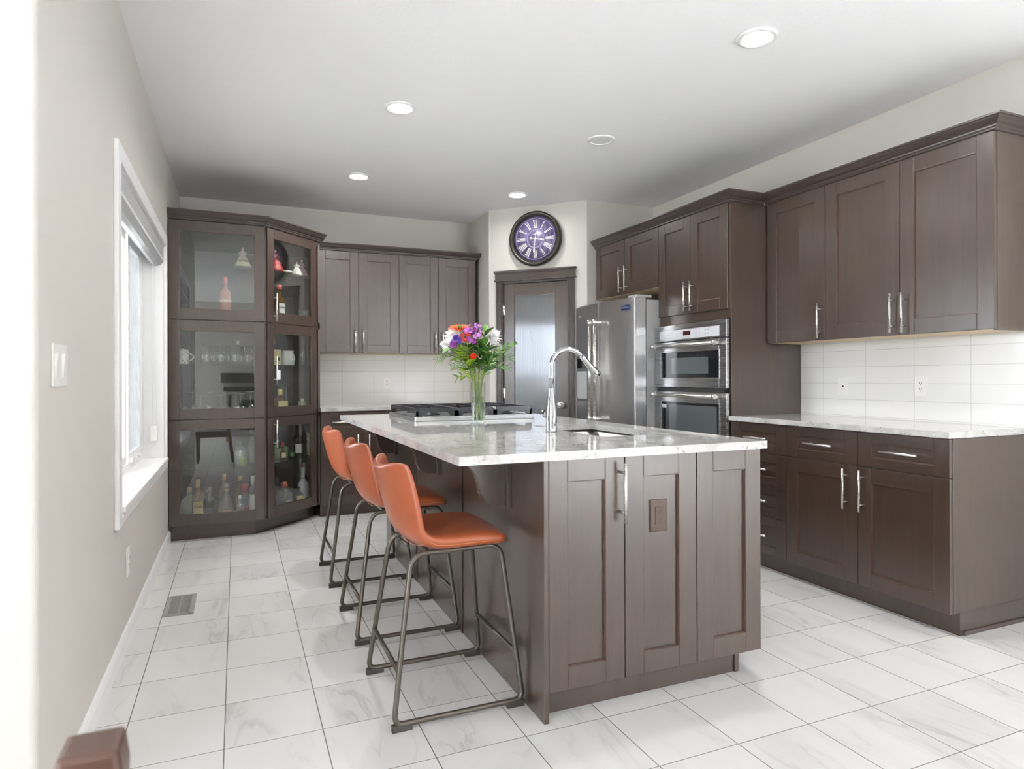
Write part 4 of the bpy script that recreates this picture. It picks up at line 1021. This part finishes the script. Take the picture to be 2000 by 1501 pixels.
b = MB(); b.box(-.42, -.02, -.205, -.185, .36, .42).box(-.42, -.02, .185, .205, .36, .42).box(-.425, -.405, -.18, .18, .36, .42).box(-.03, -.012, -.18, .18, .36, .42); b.build('apron', M['chair_wood'], dcx)
tg = MB(); tg.box(-.05, -.01, .214, .216, .29, .36, bevel=.001); tag_o = tg.build('hang_tag', M['tag_orange'], dcx); tag_o['label'] = 'orange tag'

# ------------------------------------------------------------------ vase of flowers
VX, VY, VZ = 1.235, 3.397, .930
va = thing('glass_vase', 'tall clear cylinder glass vase of water on the island', 'vase', (VX, VY, VZ))
MB().lathe([(0, .001), (.0385, .001), (.039, .004), (.039, .228), (.0365, .228), (.0365, .012), (0, .012)], (0, 0, 0), 40, cap=False).build('vessel', M['vase_glass'], va)
MB().lathe([(0, .0125), (.0362, .0125), (.0362, .147), (0, .147)], (0, 0, 0), 32, cap=False).build('water', M['water'], va)
rnd = random.Random(11)
# the bouquet is seen roughly along +y; side = lateral axis (camera right), dep = away
sd, dp_ = r0.copy(), fw0.copy()
def BP(lat, z, dep=0): return Vector((VX, VY, 0)) + sd*lat + dp_*dep + Vector((0, 0, z))
def stem_pts(tip, seed):
    q = random.Random(seed); a = q.uniform(0, 2*PI); r_ = q.uniform(.004, .026)
    base = Vector((VX+r_*math.cos(a), VY+r_*math.sin(a), VZ+.018))
    d = Vector((tip.x-VX, tip.y-VY, 0)); dl = d.length; dn = d/dl if dl > 1e-5 else Vector((1, 0, 0))
    neck = Vector((VX, VY, VZ+.228)) + dn*min(.024, dl*.4)
    pts = []
    for k in range(5): pts.append(base.lerp(neck, k/4))
    for k in range(1, 6):
        u = k/5; p = neck.lerp(tip, u) + Vector((0, 0, .02*math.sin(PI*u))); pts.append(p)
    pts[-1] = tip; return pts
def leaf_quad(b, base, d, up, ln, w, mat, fold=.25, droop=.25, seg=5):
    d = d.normalized(); side = d.cross(up)
    side = side.normalized() if side.length > 1e-4 else d.orthogonal().normalized()
    nn = side.cross(d).normalized(); mi = b._mi(mat); rows = []
    for k in range(seg+1):
        u = k/seg; ww = w*(math.sin(PI*min(1, u*.92+.06))**.8); c = base + d*ln*u - nn*droop*ln*u*u
        rows.append([b.v(c - side*ww + nn*fold*ww), b.v(c), b.v(c + side*ww + nn*fold*ww)])
    for p, q in zip(rows, rows[1:]):
        for j in (0, 1): b.face([p[j], p[j+1], q[j+1], q[j]], mi, True)
def flower(name, label, cat, tip, face, kind, R, petal, centre=None, group=None, seed=1, stem=True):
    q = random.Random(seed); face = face.normalized()
    e = thing(name, label, cat, tip, 0, group); b = MB(); O_ = -tip
    u0 = face.orthogonal().normalized(); v0 = face.cross(u0)
    z0 = Vector((0, 0, 0))
    if kind == 'gerbera':
        for ring, (n_, ln, tilt, off) in enumerate(((22, R, .10, 0), (18, R*.8, .28, .15))):
            for k in range(n_):
                a = 2*PI*k/n_+off; dr = (u0*math.cos(a)+v0*math.sin(a)); d = (dr+face*tilt).normalized()
                leaf_quad(b, dr*R*.12+face*.004*ring, d, face, ln*q.uniform(.88, .95), R*.10, petal, .15, .12)
        b.build('petals', None, e)
        MB().sphere(face*.004, R*.22, 12).build('flower_centre', centre or petal, e)
    elif kind == 'mum':
        for ring in range(5):
            n_ = 17-ring*2; tilt = -.25+ring*.34
            for k in range(n_):
                a = 2*PI*k/n_+ring*.4+q.uniform(-.1, .1); dr = (u0*math.cos(a)+v0*math.sin(a)); d = (dr+face*tilt).normalized()
                leaf_quad(b, face*.006*ring, d, face, R*(1-.09*ring)*q.uniform(.82, 1.1), R*.062, petal, .5, -.18)
        b.build('petals', None, e)
    elif kind == 'cluster':
        cc = MB()
        for k in range(int(26)):
            p = Vector((q.gauss(0, 1), q.gauss(0, 1), q.gauss(0, 1))).normalized()*R*q.uniform(.55, 1); p = p*.9+face*R*.2
            for m_ in range(5):
                a = 2*PI*m_/5; pn = p.normalized(); uu = pn.orthogonal().normalized(); vv = pn.cross(uu)
                leaf_quad(b, p, (uu*math.cos(a)+vv*math.sin(a)+pn*.5), pn, R*.30, R*.11, petal if (k % 3) else (centre or petal), .2, .2, 3)
        b.build('petals', None, e)
    elif kind == 'carnation':
        for ring in range(5):
            n_ = 14; 
            for k in range(n_):
                a = 2*PI*k/n_+ring*.5; dr = (u0*math.cos(a)+v0*math.sin(a)); d = (dr+face*(.1+ring*.42)).normalized()
                leaf_quad(b, z0, d, face, R*q.uniform(.85, 1.05), R*.24, petal, q.uniform(-.6, .6), .05, 3)
        b.build('petals', None, e)
    if stem:
        s = MB(); pts = [p-tip for p in stem_pts(tip, seed)]; s.tube(pts, .0019, 7); s.build('stem', M['stem_yellow' if seed % 2 else 'stem_green'], e)
    return e
tocam = (-fw0 + Vector((0, 0, .15)))
flower('gerbera', 'orange gerbera at the top of the bouquet', 'flower', BP(-.100, 1.456, -.01), Vector((0, 0, 1))+tocam*.30, 'gerbera', .070, M['petal_orange'], M['leaf_dark'], seed=2)
flower('gerbera', 'coral gerbera tucked between the purple blooms', 'flower', BP(-.068, 1.405, -.06), tocam+Vector((0, 0, .4))-sd*.2, 'gerbera', .034, M['petal_red'], M['leaf_dark'], seed=3)
flower('chrysanthemum', 'white chrysanthemum at the upper left of the bouquet', 'flower', BP(-.130, 1.402, -.02), tocam+Vector((0, 0, .6))-sd*.7, 'mum', .066, M['petal_white'], seed=4)
flower('chrysanthemum', 'white chrysanthemum lowest at the left of the bouquet', 'flower', BP(-.168, 1.366, .0), tocam-sd*1.0, 'mum', .044, M['petal_white'], seed=14)
flower('chrysanthemum', 'white chrysanthemum at the right side of the bouquet', 'flower', BP(.072, 1.405, .02), tocam*.8+sd*.7+Vector((0, 0, .4)), 'mum', .066, M['petal_white'], seed=5)
flower('chrysanthemum', 'white chrysanthemum lower right, half behind leaves', 'flower', BP(.088, 1.350, .05), tocam*.5+sd*.9, 'mum', .046, M['petal_white'], seed=15)
flower('stock_flower', 'large bright purple bloom cluster in the middle of the bouquet', 'flower', BP(-.030, 1.412, -.05), tocam+Vector((0, 0, .6)), 'cluster', .058, M['petal_purple'], M['petal_lilac'], seed=6)
flower('stock_flower', 'purple bloom cluster at the top right of the bouquet', 'flower', BP(.000, 1.452, -.02), tocam+Vector((0, 0, .8))+sd*.3, 'cluster', .034, M['petal_purple'], M['petal_lilac'], seed=7)
flower('aster', 'violet aster at the left of the bouquet', 'flower', BP(-.108, 1.385, -.075), tocam+Vector((0, 0, .5))-sd*.3, 'mum', .036, M['petal_violet'], seed=8)
flower('aster', 'lilac aster below the violet one at the left', 'flower', BP(-.124, 1.362, -.075), tocam-sd*.4, 'mum', .034, M['petal_purple'], seed=9)
flower('carnation', 'small red carnation low in the middle of the bouquet', 'flower', BP(-.022, 1.297, -.085), tocam, 'carnation', .021, M['petal_red'], seed=10)
# greenery
def leafy(name, label, tip, mats, seed, n=7, ln=.075, w=.020, spread=1.0):
    q = random.Random(seed); e = thing(name, label, 'foliage', tip, 0, 'greenery in the bouquet'); pts = [p-tip for p in stem_pts(tip, seed)]
    MB().tube(pts, .0017, 6).build('stem', M['stem_green' if seed % 3 else 'stem_yellow'], e)
    b = MB(); axis = (pts[-1]-pts[5]).normalized()
    for k in range(n):
        u = .30+.70*k/(n-1); i = 4+u*(len(pts)-5); p = pts[int(i)].lerp(pts[min(int(i)+1, len(pts)-1)], i-int(i))
        a = k*2.4+seed; o = axis.orthogonal().normalized(); o2 = axis.cross(o)
        d = axis*.7+(o*math.cos(a)+o2*math.sin(a))*spread
        leaf_quad(b, p, d, Vector((0, 0, 1)) if abs(d.normalized().z) < .9 else sd, ln*q.uniform(.7, 1.1), w*q.uniform(.8, 1.1), mats[k % len(mats)], .3, .25)
    b.build('leaves', None, e); return e
LD, LM, LL = M['leaf_dark'], M['leaf_mid'], M['leaf_lime']
leafy('leaf_stem', 'broad lime green leaves at the left of the bouquet', BP(-.085, 1.330, -.07), [LL, LL, LM], 21, 7, .085, .034)
leafy('leaf_stem', 'large lime leaves directly below the white bloom at the left', BP(-.118, 1.338, -.09), [LL, LL, LM], 41, 6, .082, .036)
leafy('leaf_stem', 'mid green leaves under the purple bloom', BP(-.035, 1.310, -.05), [LM, LD], 22, 9, .07, .020)
leafy('leaf_stem', 'dark leaves rising right of the purple bloom', BP(.042, 1.430, -.03), [LD, LM], 23, 10, .085, .022, .5)
leafy('leaf_stem', 'green leaves right of the red carnation', BP(.055, 1.345, -.06), [LM, LD, LM], 24, 10, .08, .022)
leafy('leaf_stem', 'green leaves low at the right of the bouquet', BP(.080, 1.290, -.03), [LM, LM, LD], 25, 10, .075, .018)
leafy('leaf_stem', 'dark green leaves behind the bouquet', BP(.010, 1.37, .06), [LD], 26, 12, .08, .026)
leafy('leaf_stem', 'small light leaves at the lower left of the bouquet', BP(-.115, 1.185, -.02), [LL, LM], 27, 6, .05, .013)
leafy('leaf_stem', 'leaves filling the middle above the vase rim', BP(.010, 1.270, -.07), [LM, LD], 28, 12, .07, .016)
leafy('leaf_stem', 'dark leaves behind the left blooms', BP(-.06, 1.36, .05), [LD, LM], 29, 12, .08, .026)
leafy('leaf_stem', 'green leaves between the white blooms at right', BP(.060, 1.37, .04), [LM, LD], 30, 9, .075, .022)
def frond(label, tip, seed, n=15, ln=.085, bend=.05, w=.0017):
    n = int(n*.68)
    q = random.Random(seed); e = thing('palm_frond', label, 'foliage', tip, 0, 'palm fronds in the bouquet')
    neck = Vector((VX, VY, VZ+.225)); pts = stem_pts(tip, seed)[:5]
    for k in range(1, 9):
        u = k/8; pts.append(neck.lerp(tip, u)+Vector((0, 0, bend*math.sin(PI*u))))
    pts = [p-tip for p in pts]; MB().tube(pts, [.0016]*5+[.0016-.0012*k/8 for k in range(1, 9)], 6).build('stem', M['stem_green'], e)
    b = MB()
    for k in range(n):
        u = .18+.82*k/(n-1); i = 4+u*8; j = min(int(i), len(pts)-2); p = pts[j].lerp(pts[j+1], i-j); ax = (pts[j+1]-pts[j]).normalized()
        sidev = ax.cross(tocam.normalized()).normalized()
        l_ = ln*math.sin(PI*(.25+.65*u))*q.uniform(.85, 1.1)
        for s in (-1, 1):
            leaf_quad(b, p, ax*1.25+sidev*s*.75+tocam*q.uniform(-.1, .25), tocam.normalized(), l_, w, M['frond'] if k % 3 else LM, .2, .12, 4)
    b.build('leaflets', None, e)
frond('palm frond arching far out to the left', BP(-.222, 1.285, -.03), 31, 17, .10, .09)
frond('palm frond crossing the front of the vase neck to the left', BP(-.135, 1.245, -.07), 32, 15, .085, .04)
frond('palm frond low at the front right of the vase neck', BP(.085, 1.262, -.08), 33, 16, .085, .03)
frond('palm frond arching out to the right towards the pantry door', BP(.19, 1.295, .02), 34, 16, .085, .07)
frond('upper palm frond reaching right across the pantry glass', BP(.205, 1.375, .04), 35, 13, .05, .05, .006)
frond('thin palm frond drooping lowest at the right', BP(.165, 1.235, .0), 36, 10, .07, .05, .003)

# ------------------------------------------------------------------ things in the display cabinet
def F(x, y, z): return Vector((x, y, z))
DN = Vector((SQ, -SQ, 0)); DTv = Vector((SQ, SQ, 0))
def DG(s, z, back=.15): return Vector((.204, 5.28, 0)) + DTv*s - DN*back + Vector((0, 0, z))
Z0, Z1, Z2 = .1355, .8945, 1.6565; S0, S1, S2 = .5215, 1.2895, 2.0405
def bottle(label, loc, prof, mat, cap=None, capm=None, lab=None, labm=None, name='bottle', cat='bottle', facing=-PI/2, group='bottles in the display cabinet', writing=None, wm=None, ws=.02):
    t = thing(name, label, cat, loc, 0, group)
    MB().lathe(prof, (0, 0, 0), 24).build('glass_body', mat, t)
    if cap:
        r_, z0, z1 = cap; MB().lathe([(r_, z0), (r_, z1-.002), (r_-.002, z1)], (0, 0, 0), 18).build('stopper', capm, t)
    if lab:
        r_, z0, z1, span = lab; b = MB(); k = 12
        b.grid(lambda u, v: (r_*math.cos(facing+(u-.5)*span), r_*math.sin(facing+(u-.5)*span), z0+(z1-z0)*v), k, 1); lo = b.build('paper_label', labm, t)
        if writing: text('label_lettering', writing, ws, wm, lo, ((r_+.0015)*math.cos(facing), (r_+.0015)*math.sin(facing), z0+(z1-z0)*.62), (PI/2, 0, facing+PI/2))
    return t
def bp(r_, h, nr, sh=.62, bot=.004): return [(r_-.004, 0), (r_, bot), (r_, h*sh-.012), (r_*.97, h*sh), (r_*.84, h*(sh+.045)), (r_*.58, h*(sh+.085)), (nr*1.15, h*(sh+.125)), (nr, h*(sh+.16)), (nr, h*.985), (0, h)]
fd = math.radians(-60)
bottle('pink gin bottle with white lettering on the top floor behind the left glass', F(-.08, 5.50, Z2), bp(.043, .305, .014, .62), M['pink_glass'], (.0165, .25, .312), M['cap_pink'], (.0436, .105, .14, 1.3), M['pink_glass'], writing='Grants', wm=M['label_white'], ws=.032)
ly = thing('trinket_dish', 'small gold and white trinket lying beside the pink gin bottle', 'ornament', F(.012, 5.48, Z2)); MB().sphere((0, 0, .010), .04, 12, (1.15, .5, .25)).build('shell', M['fig_cream'], ly); MB().sphere((.012, -.008, .018), .014, 8, (1.4, .6, .5)).build('gold_centre', M['cap_gold'], ly)
def lady(label, loc, h, dress, top, face=-PI/2, tail=None, group='porcelain figurines in the display cabinet', sash=None):
    t = thing('figurine', label, 'figurine', loc, 0, group); s = h/.17
    b = MB(); seg = 28; pr = [(.058, 0), (.060, .006), (.050, .035), (.036, .070), (.020, .100), (.014, .106)]
    rings = [[b.v((s*r_*(1+.07*math.sin(k*PI*2*7/seg))*math.cos(2*PI*k/seg)*1.1, s*r_*(1+.07*math.sin(k*PI*2*7/seg))*math.sin(2*PI*k/seg), s*z)) for k in range(seg)] for r_, z in pr]
    for a, c in zip(rings, rings[1:]):
        for k in range(seg): b.face([a[k], a[(k+1) % seg], c[(k+1) % seg], c[k]], 0, True)
    b.face(rings[0][::-1]); b.build('skirt', dress, t)
    b = MB(); b.lathe([(.014*s, .104*s), (.017*s, .118*s), (.020*s, .128*s), (.012*s, .136*s), (.006*s, .140*s), (.006*s, .146*s)], (0, 0, 0), 16)
    for sg in (-1, 1): b.tube([(sg*.018*s, 0, .128*s), (sg*.030*s, -.006*s, .112*s), (sg*.014*s, -.022*s, .104*s)], [.006*s, .005*s, .004*s], 8)
    b.build('bodice', top, t)
    MB().sphere((0, 0, .155*s), .0115*s, 12, (1, 1, 1.15)).build('head', M['skin'], t); MB().sphere((0, .003*s, .160*s), .0125*s, 10, (1, 1, .95)).build('hair', M['hair'], t)
    if sash: MB().lathe([(.046*s, .045*s), (.050*s, .050*s), (.042*s, .060*s)], (0, 0, 0), 20, cap=False).build('sash', sash, t)
    if tail: MB().sphere((tail*.07*s, -.01, .008), .03*s, 10, (1.4, .6, .28)).build('train', M['porcelain'], t)
    return t
lady('cream porcelain lady figurine on the top shelf behind the left glass', F(.045, 5.47, S2), .168, M['fig_cream'], M['porcelain'], sash=M['fig_green'])
lady('porcelain lady figurine in a red dress on the top shelf', DG(.265, S2), .185, M['fig_red'], M['fig_red'], tail=1.25)
lady('porcelain figurine in a pale pink gown on the top shelf of the angled door', DG(.585, S2), .155, M['fig_pink'], M['fig_pink'])
lady('white porcelain girl figurine holding on to the pink one', DG(.500, S2, .13), .125, M['porcelain'], M['porcelain'])
bottle('amber tequila bottle with a pink stopper and square label behind the angled door', DG(.315, Z2), bp(.047, .275, .015, .60), M['amber_glass'], (.021, .245, .288), M['cap_pink'], (.0475, .05, .135, 1.2), M['label_white'], facing=fd, writing='Olmec', wm=M['label_ink'], ws=.024)
def tumbler(name, label, loc, r0_, r1_, h, flip=False, mat=None, group='upturned tumblers in the display cabinet'):
    pr = [(0, .004), (r0_-.003, .006), (r0_, .002), (r1_, h), (r1_-.002, h), (r0_-.004, .012), (0, .014)]
    if flip: pr = [(a, h-z) for a, z in pr]
    o = MB().lathe(pr, (0, 0, 0), 20, cap=False).build(name, mat or M['clear']); o.location = loc
    return tag(o, label, 'glass', group)
tumbler('crystal_glass', 'small cut crystal glass at the right of the top angled compartment', DG(.625, Z2), .030, .042, .118, group=None)
for i, (x, n_) in enumerate(((-.215, 'leftmost'), (-.113, 'second from the left'), (-.010, 'third from the left'), (.082, 'rightmost'))):
    tumbler('tumbler', 'upturned clear tumbler on the middle shelf, '+n_+' of the front row', F(x, 5.50, S1), .030, .036, .148, True)
for i, x in enumerate((-.165, -.06, .035)): 
    tumbler('tumbler', ['upturned clear tumbler behind the left two on the middle shelf', 'upturned clear tumbler in the back row, middle', 'upturned clear tumbler in the back row, right'][i], F(x, 5.60, S1), .030, .036, .148, True)
bottle('small clear bottle standing among the upturned tumblers', F(.008, 5.56, S1), bp(.022, .18, .010, .6), M['clear'], (.012, .16, .19), M['label_white'])
def mug(label, loc, r_, h, mat, hang, neck=False):
    t = thing('mug', label, 'mug', loc, 0)
    pr = [(0, .003), (r_-.004, .001), (r_, .006)] + ([(r_, h*.68), (r_*.86, h*.80), (r_*.84, h*.90), (r_*.90, h)] if neck else [(r_, h)]) + [(r_*.84 if neck else r_-.004, h-.001), (r_*.80, h*.5), (r_*.8, .01), (0, .01)]
    MB().lathe(pr, (0, 0, 0), 24, cap=False).build('cup', mat, t)
    d = Vector((math.cos(hang), math.sin(hang), 0)); MB().tube([d*(r_*.84)+Vector((0, 0, h*.72))] + [d*(r_+.034*math.sin(PI*k/8))+Vector((0, 0, h*.72-h*.52*k/8)) for k in range(1, 8)] + [d*(r_*.97)+Vector((0, 0, h*.2))], .0055, 10).build('mug_handle', mat, t)
    return t
def speck():
    m, t, b = nt('speckled_ceramic'); tc = t.nodes.new('ShaderNodeTexCoord'); n = t.nodes.new('ShaderNodeTexNoise'); n.inputs['Scale'].default_value = 55
    t.links.new(tc.outputs['Object'], n.inputs['Vector']); mr = t.nodes.new('ShaderNodeMapRange'); mr.inputs['From Min'].default_value = .58; mr.inputs['From Max'].default_value = .62; t.links.new(n.outputs['Fac'], mr.inputs['Value'])
    t.links.new(mixc(t, mr.outputs[0], lin(236, 232, 226), lin(150, 110, 70)), b.inputs['Base Color']); b.inputs['Roughness'].default_value = .3; return m
mug('speckled mug at the far left of the middle shelf', F(-.372, 5.47, S1), .040, .122, speck(), -.2)
mg = mug('white stoneware mug with a narrow neck behind the angled door', DG(.405, S1), .058, .122, M['porcelain'], PI/4, True)
b = MB(); b.grid(lambda u, v: (.0585*math.cos(fd+(u-.5)*.7), .0585*math.sin(fd+(u-.5)*.7), .02+.022*v), 6, 1); b.build('printed_mark', plain('pale_blue_print', lin(196, 214, 220), .4), mg)
bx = thing('bottle_carton', 'cream bottle carton with a dark leaf mark behind the angled door', 'box', DG(.262, S1), PI/4); B(-.035, .035, -.03, .03, 0, .128, bevel=.002).build('carton', M['box_tan'], bx); MB().sphere((.012, -.0305, .05), .011, 8, (1, .08, 1.3)).build('leaf_mark', M['label_ink'], bx)
bottle('dark liqueur bottle with a cream neck band behind the mug', DG(.335, S1, .26), bp(.038, .25, .018, .6), M['dark_glass'], (.036, .175, .225), M['box_tan'])
tumbler('hurricane_glass', 'tall clear glass at the right behind the angled door', DG(.595, S1), .030, .034, .235, True, group=None)
def stemware(name, label, loc, bowl, h, flip=True, group='upturned wine glasses in the display cabinet'):
    pr = [(.034, 0), (.034, .002), (.010, .006), (.004, .014), (.0035, h*.48)] + [(bowl*f, h*z) for f, z in ((.45, .52), (.85, .60), (1.0, .72), (.95, .86), (.82, 1.0))] + [(bowl*f, h*z) for f, z in ((.80, 1.0), (.92, .86), (.97, .72), (.80, .61), (.3, .54))]
    if flip: pr = [(a, h-z) for a, z in pr]
    o = MB().lathe(pr, (0, 0, 0), 20, cap=False).build(name, M['clear']); o.location = loc
    return tag(o, label, 'glass', group)
WG = [(-.366, 5.44, .150), (-.310, 5.54, .175), (-.250, 5.44, .150), (-.204, 5.54, .175), (-.110, 5.44, .150), (-.056, 5.54, .158), (-.004, 5.44, .168), (.030, 5.56, .158), (.100, 5.46, .175)]
WL = ['leftmost, against the side wall', 'second from the left, taller', 'third from the left, short', 'fourth from the left, taller', 'fifth, in the middle front', 'sixth, in the middle back', 'third from the right, front', 'second from the right, back', 'rightmost, tall']
for (x, y, h), s_ in zip(WG, WL): stemware('wine_glass', 'upturned wine glass, '+s_+' of the row', F(x, y, Z1), .038, h+.012)
for i, s_ in enumerate((.375, .412, .452)): stemware('champagne_flute', 'upturned champagne flute behind the round bottle, '+['left', 'centre', 'right'][i]+' of three', DG(s_, Z1, .20), .022, .225, True, 'upturned champagne flutes')
bottle('round squat bottle with a yellow label behind the angled door', DG(.318, Z1), [(.035, 0), (.055, .015), (.064, .06), (.060, .095), (.040, .125), (.016, .14), (.016, .19), (0, .192)], M['amber_glass'], (.020, .152, .200), M['cap_yellow'], (.0645, .045, .105, 1.5), M['label_cream'], facing=fd)
an = thing('angel_figurine', 'tiny cream kneeling angel figurine at the right', 'figurine', DG(.585, Z1)); an.scale = (1.6, 1.6, 1.8); MB().lathe([(.024, 0), (.020, .015), (.013, .038), (.007, .046)], (0, 0, 0), 14).sphere((0, 0, .056), .011, 10).sphere((-.014, .008, .036), .014, 8, (.4, .5, 1.2)).sphere((.014, .008, .036), .014, 8, (.4, .5, 1.2)).build('body', M['fig_cream'], an)
# lower compartment, shelf
bottle('clear long necked carafe on the low shelf at the right of the left glass', F(.106, 5.46, S0), bp(.042, .27, .016, .48), M['smoke_glass'], (.021, .225, .282), M['clear'])
dd = thing('covered_dish', 'ribbed clear covered dish on the low shelf', 'dish', F(.025, 5.52, S0)); b = MB(); b.lathe([(.05, 0), (.058, .05), (.060, .058)], (0, 0, 0), 28, cap=False).lathe([(.062, .06), (.058, .10), (.03, .135), (.008, .145), (.012, .160), (0, .172)], (0, 0, 0), 28, cap=False); b.build('bowl', M['clear'], dd)
bottle('small bottle with pale yellow liqueur on the low shelf', F(.042, 5.40, S0), bp(.028, .11, .009, .5), M['olive_glass'])
bottle('small amber bottle with a red cap on the low shelf of the angled door', DG(.318, S0, .12), bp(.022, .13, .008, .52), M['amber_glass'], (.010, .11, .145), M['cap_red'], (.0225, .02, .06, 2.0), M['label_cream'], facing=fd)
bottle('small green bottle on the low shelf of the angled door', DG(.416, S0, .12), bp(.024, .125, .009, .5), M['green_glass'], (.010, .11, .126), M['green_glass'], (.0245, .02, .05, 2.0), M['leaf_dark'], facing=fd)
dj = thing('casserole_dish', 'pale green lidded glass casserole on the low shelf', 'dish', DG(.42, S0, .26)); b = MB(); b.lathe([(.075, 0), (.085, .01), (.088, .08), (.084, .085), (.05, .10), (.008, .107)], (0, 0, 0), 28); b.build('pot', M['jar_green'], dj); MB().lathe([(.006, .105), (.008, .12), (.020, .135), (.018, .145), (0, .147)], (0, 0, 0), 14).build('lid_knob', M['clear'], dj)
wb = thing('labelled_bottle', 'dark bottle with a large white label on the low shelf', 'bottle', DG(.572, S0, .19)); MB().lathe(bp(.042, .27, .014, .55), (0, 0, 0), 22).build('glass_body', M['dark_glass'], wb); b = MB(); b.grid(lambda u, v: (.0426*math.cos(fd+(u-.5)*2), .0426*math.sin(fd+(u-.5)*2), .028+.078*v), 10, 1); b.build('paper_label', M['label_white'], wb)
bottle('olive green square shouldered bottle at the far right of the low shelf', DG(.648, S0, .12), [(.026, 0), (.032, .006), (.032, .105), (.022, .125), (.034, .150), (.014, .165), (.013, .19), (0, .192)], M['olive_glass'])
# bottom floor
bottle('round cream and green bottle at the far left of the bottom floor', F(-.335, 5.56, Z0), [(.03, 0), (.05, .02), (.062, .07), (.055, .115), (.03, .145), (.014, .155), (.014, .205), (0, .207)], M['jar_green'], (.017, .175, .215), M['cap_gold'])
bottle('golden rum bottle with a red label on the bottom floor', F(-.270, 5.45, Z0), bp(.042, .285, .014, .60), M['gold_glass'], (.0155, .225, .288), M['cap_gold'], (.0425, .03, .125, 1.9), M['label_cream'], writing='Club', wm=M['label_red'], ws=.03)
bottle('clear square decanter with a gold base label on the bottom floor', F(-.195, 5.47, Z0), bp(.034, .21, .014, .55), M['smoke_glass'], (.019, .185, .225), M['clear'], (.0345, .01, .03, 1.8), M['cap_gold'])
bottle('green bottle lying behind the clear decanter', F(-.205, 5.62, Z0), bp(.036, .15, .014, .6), M['green_glass'])
bottle('sloped cognac decanter with a clear round stopper on the bottom floor', F(-.075, 5.46, Z0), [(.06, 0), (.066, .01), (.05, .08), (.024, .145), (.014, .17), (.014, .20), (0, .202)], M['smoke_glass'], (.015, .19, .20), M['cap_gold'], (.0595, .018, .05, 1.4), M['copper_foil'])
dk = MB().sphere((0, 0, 0), .026, 14).build('glass_stopper', M['clear'], bpy.data.objects[[o.name for o in C.objects if o.get('label', '').startswith('sloped cognac')][0]]); dk.location = (0, 0, .225)
bottle('tall gold capped bottle behind the cognac decanter', F(-.095, 5.62, Z0), bp(.035, .29, .013, .6), M['gold_glass'], (.0145, .25, .295), M['cap_gold'])
bottle('bottle with a pink foil top on the bottom floor', F(.055, 5.46, Z0), bp(.038, .22, .014, .55), M['smoke_glass'], (.030, .165, .228), M['label_red'], (.0385, .02, .05, 1.8), M['label_red'])
bottle('small clear bottle in front of the pink topped one', F(.020, 5.39, Z0), bp(.026, .15, .010, .55), M['clear'], (.011, .13, .155), M['label_white'])
bottle('gold necked bottle behind the pink topped one', F(.020, 5.62, Z0), bp(.033, .26, .012, .6), M['gold_glass'], (.014, .235, .27), M['cap_gold'])
bottle('tall bottle with white cap and white label at the right of the left glass', F(.116, 5.46, Z0), bp(.036, .285, .014, .62), M['smoke_glass'], (.018, .22, .29), M['label_white'], (.0365, .03, .15, 1.8), M['label_white'])
bottle('white silver sparkling wine bottle at the right of the angled door', DG(.596, Z0), bp(.046, .29, .0165, .52), M['wine_silver'], (.0175, .18, .20), M['copper_foil'])
bottle('dark wine bottle in the middle of the bottom angled compartment', DG(.372, Z0, .24), bp(.038, .32, .014, .62), M['dark_glass'], (.0155, .25, .325), M['cap_black'])
bottle('squat dark bottle with a round cream label at the front', DG(.476, Z0, .10), [(.04, 0), (.05, .01), (.05, .07), (.03, .095), (.014, .11), (.014, .13), (0, .132)], M['dark_glass'], (.016, .11, .14), M['cap_black'], (.0505, .008, .078, 1.6), M['label_cream'], facing=fd)
bottle('broad grey bottle with white letters at the front left of the angled door', DG(.325, Z0, .11), [(.05, 0), (.066, .012), (.066, .10), (.045, .13), (.018, .15), (.016, .19), (0, .192)], M['smoke_glass'], (.020, .165, .21), M['cap_pink'], (.0665, .02, .085, .9), M['smoke_glass'], facing=fd, writing='WKD', wm=M['label_white'], ws=.03)
bottle('small pink bottle with a cream top behind the grey one', DG(.318, Z0, .26), bp(.03, .25, .014, .6), M['pink_glass'], (.02, .2, .26), M['box_tan'])
bottle('copper foil topped bottle beside the white sparkling wine', DG(.668, Z0, .20), bp(.036, .31, .014, .58), M['dark_glass'], (.0165, .20, .315), M['rose_gold'])
rb = thing('round_tin', 'round red and copper tin in the bottom angled compartment', 'tin', DG(.455, Z0, .24)); MB().lathe([(.04, 0), (.042, .004), (.042, .14), (.04, .145)], (0, 0, 0), 24).build('can', M['ball_red'], rb); MB().sphere((0, 0, .150), .040, 16, (1, 1, .7)).build('domed_lid', M['copper_foil'], rb)
